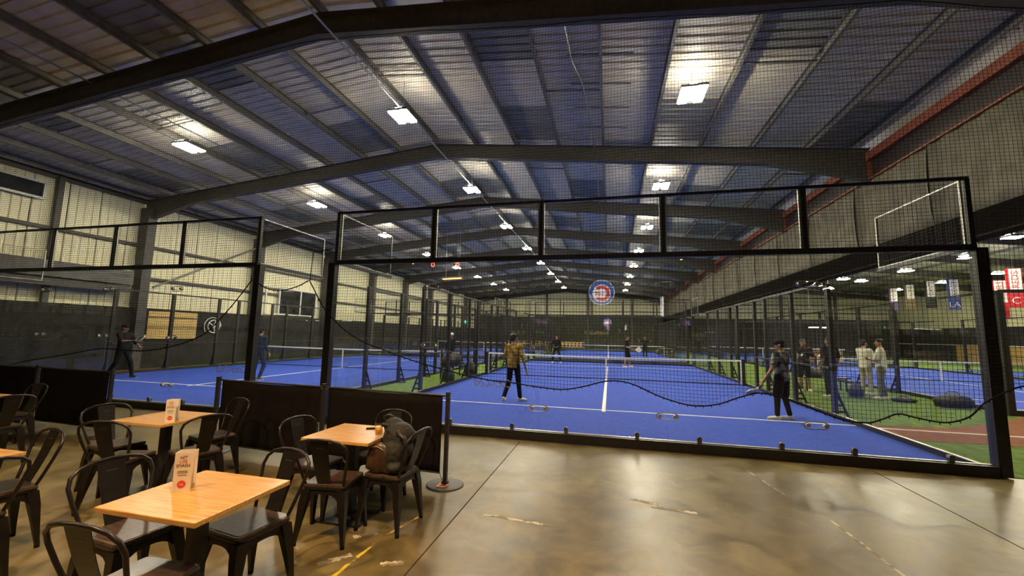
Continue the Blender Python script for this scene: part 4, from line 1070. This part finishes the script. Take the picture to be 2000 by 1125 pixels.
# round lit emblem and a strip sign on the wall behind the camera (seen as reflections in the glass)
BLU = mat('sign_blue', (.02, .05, .3), emit=(.06, .12, .55), es=6); REDS = mat('sign_red', (.6, .03, .03), emit=(.85, .05, .05), es=7); SW = mat('sign_white', (.8, .8, .8), emit=(1, .96, .9), es=9)
t = thing('round_sign', 'round lit blue sign with red letter on the wall behind the camera', 'sign', (-.2, -12.0, 3.68), PI)
MB().tube([(0, .03, 0), (0, -.03, 0)], .55, 40).build('blue_disc', BLU, t)
MB().tube([(.56*math.cos(2*PI*i/40), 0, .56*math.sin(2*PI*i/40)) for i in range(40)], .015, 5, closed=True).build('rim', SW, t)
MB().tube([(0, -.03, -.04), (0, -.04, -.04)], .40, 36).build('white_disc', SW, t)
b = MB(); A = [math.radians(42+276*i/30) for i in range(31)]
for a, e in zip(A[:-1], A[1:]):
    q = [(.22, a), (.36, a), (.36, e), (.22, e)]
    b.hull([(r*math.cos(g), -.04, r*math.sin(g)-.04) for r, g in q], [(r*math.cos(g), -.048, r*math.sin(g)-.04) for r, g in q])
b.build('big_letter', REDS, t)
text('UBS', .22, REDS, t, (.12, -.045, -.04), (PI/2, 0, 0), 'lettering', .004, .95)
MB().tube([(0, .03, .5), (0, .03, zr(0)-3.7)], .01, 5).build('hanger_rod', GALV, t)
t = thing('strip_sign', 'narrow white lit strip sign on the wall behind the camera', 'sign', (2.38, -12.0, 3.05), PI)
MB().box((0, 0, 0), (.13, .05, .85)).build('lit_panel', SW, t)
MB().box((0, .05, 0), (.17, .05, .9)).build('sign_case', BLACK, t)
MB().tube([(0, .05, .4), (0, .05, zr(2.4)-3.05)], .01, 5).build('hanger_rod', GALV, t)
# team banners hanging in the annex
def team(x, y, z, h, word, body, top, ink, label, mono=None):
    dx, dy = CAM.x-x, CAM.y-y
    t = thing('hanging_banner', label, 'banner', (x, y, z), math.atan2(dx, -dy)*.35, 'banners hanging in the annex')
    wd = h*.30
    MB().box((0, 0, 0), (wd, .012, h)).build('banner_cloth', body, t)
    MB().box((wd*.08, -.012, h*.20), (wd*.72, .012, h*.56)).build('name_panel', top, t)
    text(word, wd*.62, ink, t, (wd*.08, -.02, h*.2), (PI/2, -PI/2, 0), 'lettering', .002, min(1.0, 4.6/len(word)))
    if mono: text(mono, wd*.8, top, t, (0, -.012, -h*.33), (PI/2, 0, 0), 'emblem_letter', .003)
    MB().tube([(-wd/2-.04, 0, h/2), (wd/2+.04, 0, h/2)], .015, 6).build('banner_rod', BLACK, t)
    MB().tube([(0, 0, h/2), (0, 0, zr(x)+.32-z)], .006, 4).build('hanging_cord', BLACK, t)
FW = mat('banner_white', (.72, .70, .62), (.80, .78, .70), 9, .8); FRD = mat('banner_red', (.45, .03, .04), (.55, .05, .06), 9, .8); FBL = mat('banner_blue', (.03, .05, .22), (.05, .08, .30), 9, .8); FBK = mat('banner_black', (.02, .02, .02), (.03, .03, .03), 9, .8); FPU = mat('banner_purple', (.08, .05, .14), (.11, .07, .18), 9, .8); FBR = mat('banner_brown', (.12, .09, .05), (.16, .12, .07), 9, .8)
team(18.47, 16.9, 4.34, 1.85, 'REDS', FRD, FW, FRD, 'red banner with white name panel, rightmost of the hanging banners', 'C')
team(20.55, 20.5, 4.11, 2.1, 'ANGELS', FRD, FW, FRD, 'red and white banner partly hidden behind the annex post')
team(20.63, 23.6, 4.69, 1.9, 'DODGERS', FBL, FW, FBL, 'blue banner with white name panel just left of the right court post', 'LA')
team(21.55, 26.9, 5.01, 1.9, 'GIANTS', FBK, FW, FBK, 'black banner with white name panel, third from the right court post')
team(22.3, 30.15, 5.14, 1.9, 'PADRES', FBR, FW, FBR, 'brown banner with white name panel, second from the left of the row')
team(23.1, 33.4, 5.24, 1.9, 'ROCKIES', FPU, FW, FPU, 'purple banner with white name panel, leftmost of the row')
# strip light over a counter in the annex, orange barrier at the far end
t = thing('strip_light', 'long white strip light hanging over the annex counter', 'lamp', (16.2, 30.0, 2.72))
MB().box((0, 0, .05), (1.7, .12, .05)).build('light_body', WHITE, t)
MB().box((0, -.02, .0), (1.62, .08, .05)).build('light_tube', mat('tube_glow', (.9, .9, .9), emit=(1, 1, .92), es=12), t)
for k in (-.7, .7): MB().tube([(k, 0, .07), (k, 0, zr(16.2)+.32-2.72)], .008, 4).build('suspension_wire', GALV, t)
ORB = mat('orange_slat', (.75, .36, .06), (.85, .45, .10), 6, .6)
t = thing('orange_barrier', 'low orange slatted barrier at the far end of the hall', 'barrier', (-7.6, 43.4, .008))
for k in range(22): MB().box((-4.5+.42*k, 0, .62), (.22, .04, .62)).build('slat', ORB, t)
for z in (.32, .9): MB().box((0, .04, z), (9.6, .04, .07)).build('rail', WHITE, t)
for k in range(6): MB().box((-4.5+1.8*k, .04, .2), (.06, .06, .4)).build('leg', BLACK, t)
WP = mat('poster_art', (.12, .10, .07), (.4, .34, .2), 3, .8, lo=.45, hi=.6)
for i, (x, z, wd, ht, lab) in enumerate(((-12.5, 2.0, 2.2, .5, 'pale lettered strip low on the far dark wall, left end'), (-1.6, 2.15, 3.2, .45, 'pale lettered strip low on the far dark wall behind the middle court'))):
    tag(MB().box((x, YF-.27, z), (wd, .03, ht)).build('wall_poster', WP), lab, 'poster')
t = thing('service_counter', 'tan service counter under the strip light in the annex', 'counter', (16.4, 31.2, .008))
MB().box((0, 0, .5), (3.2, .6, 1.0)).build('counter_body', TAN, t); MB().box((0, -.05, 1.03), (3.4, .8, .06)).build('counter_top', WHITE, t)

# ------------------------------------------------------------------ bake text and remeshed shapes into plain meshes
dg = bpy.context.evaluated_depsgraph_get(); dg.update()
new = [(o, bpy.data.meshes.new_from_object(o.evaluated_get(dg))) for o in PEND]
for o, me in new:
    if o.type == 'MESH': o.modifiers.clear(); o.data = me
    else:
        n = put(o.name, me, o.parent, o.location, o.rotation_euler); n.scale = o.scale
        for k in ('label', 'category', 'group', 'kind'):
            if k in o: n[k] = o[k]
        nm = o.name; bpy.data.objects.remove(o); n.name = nm
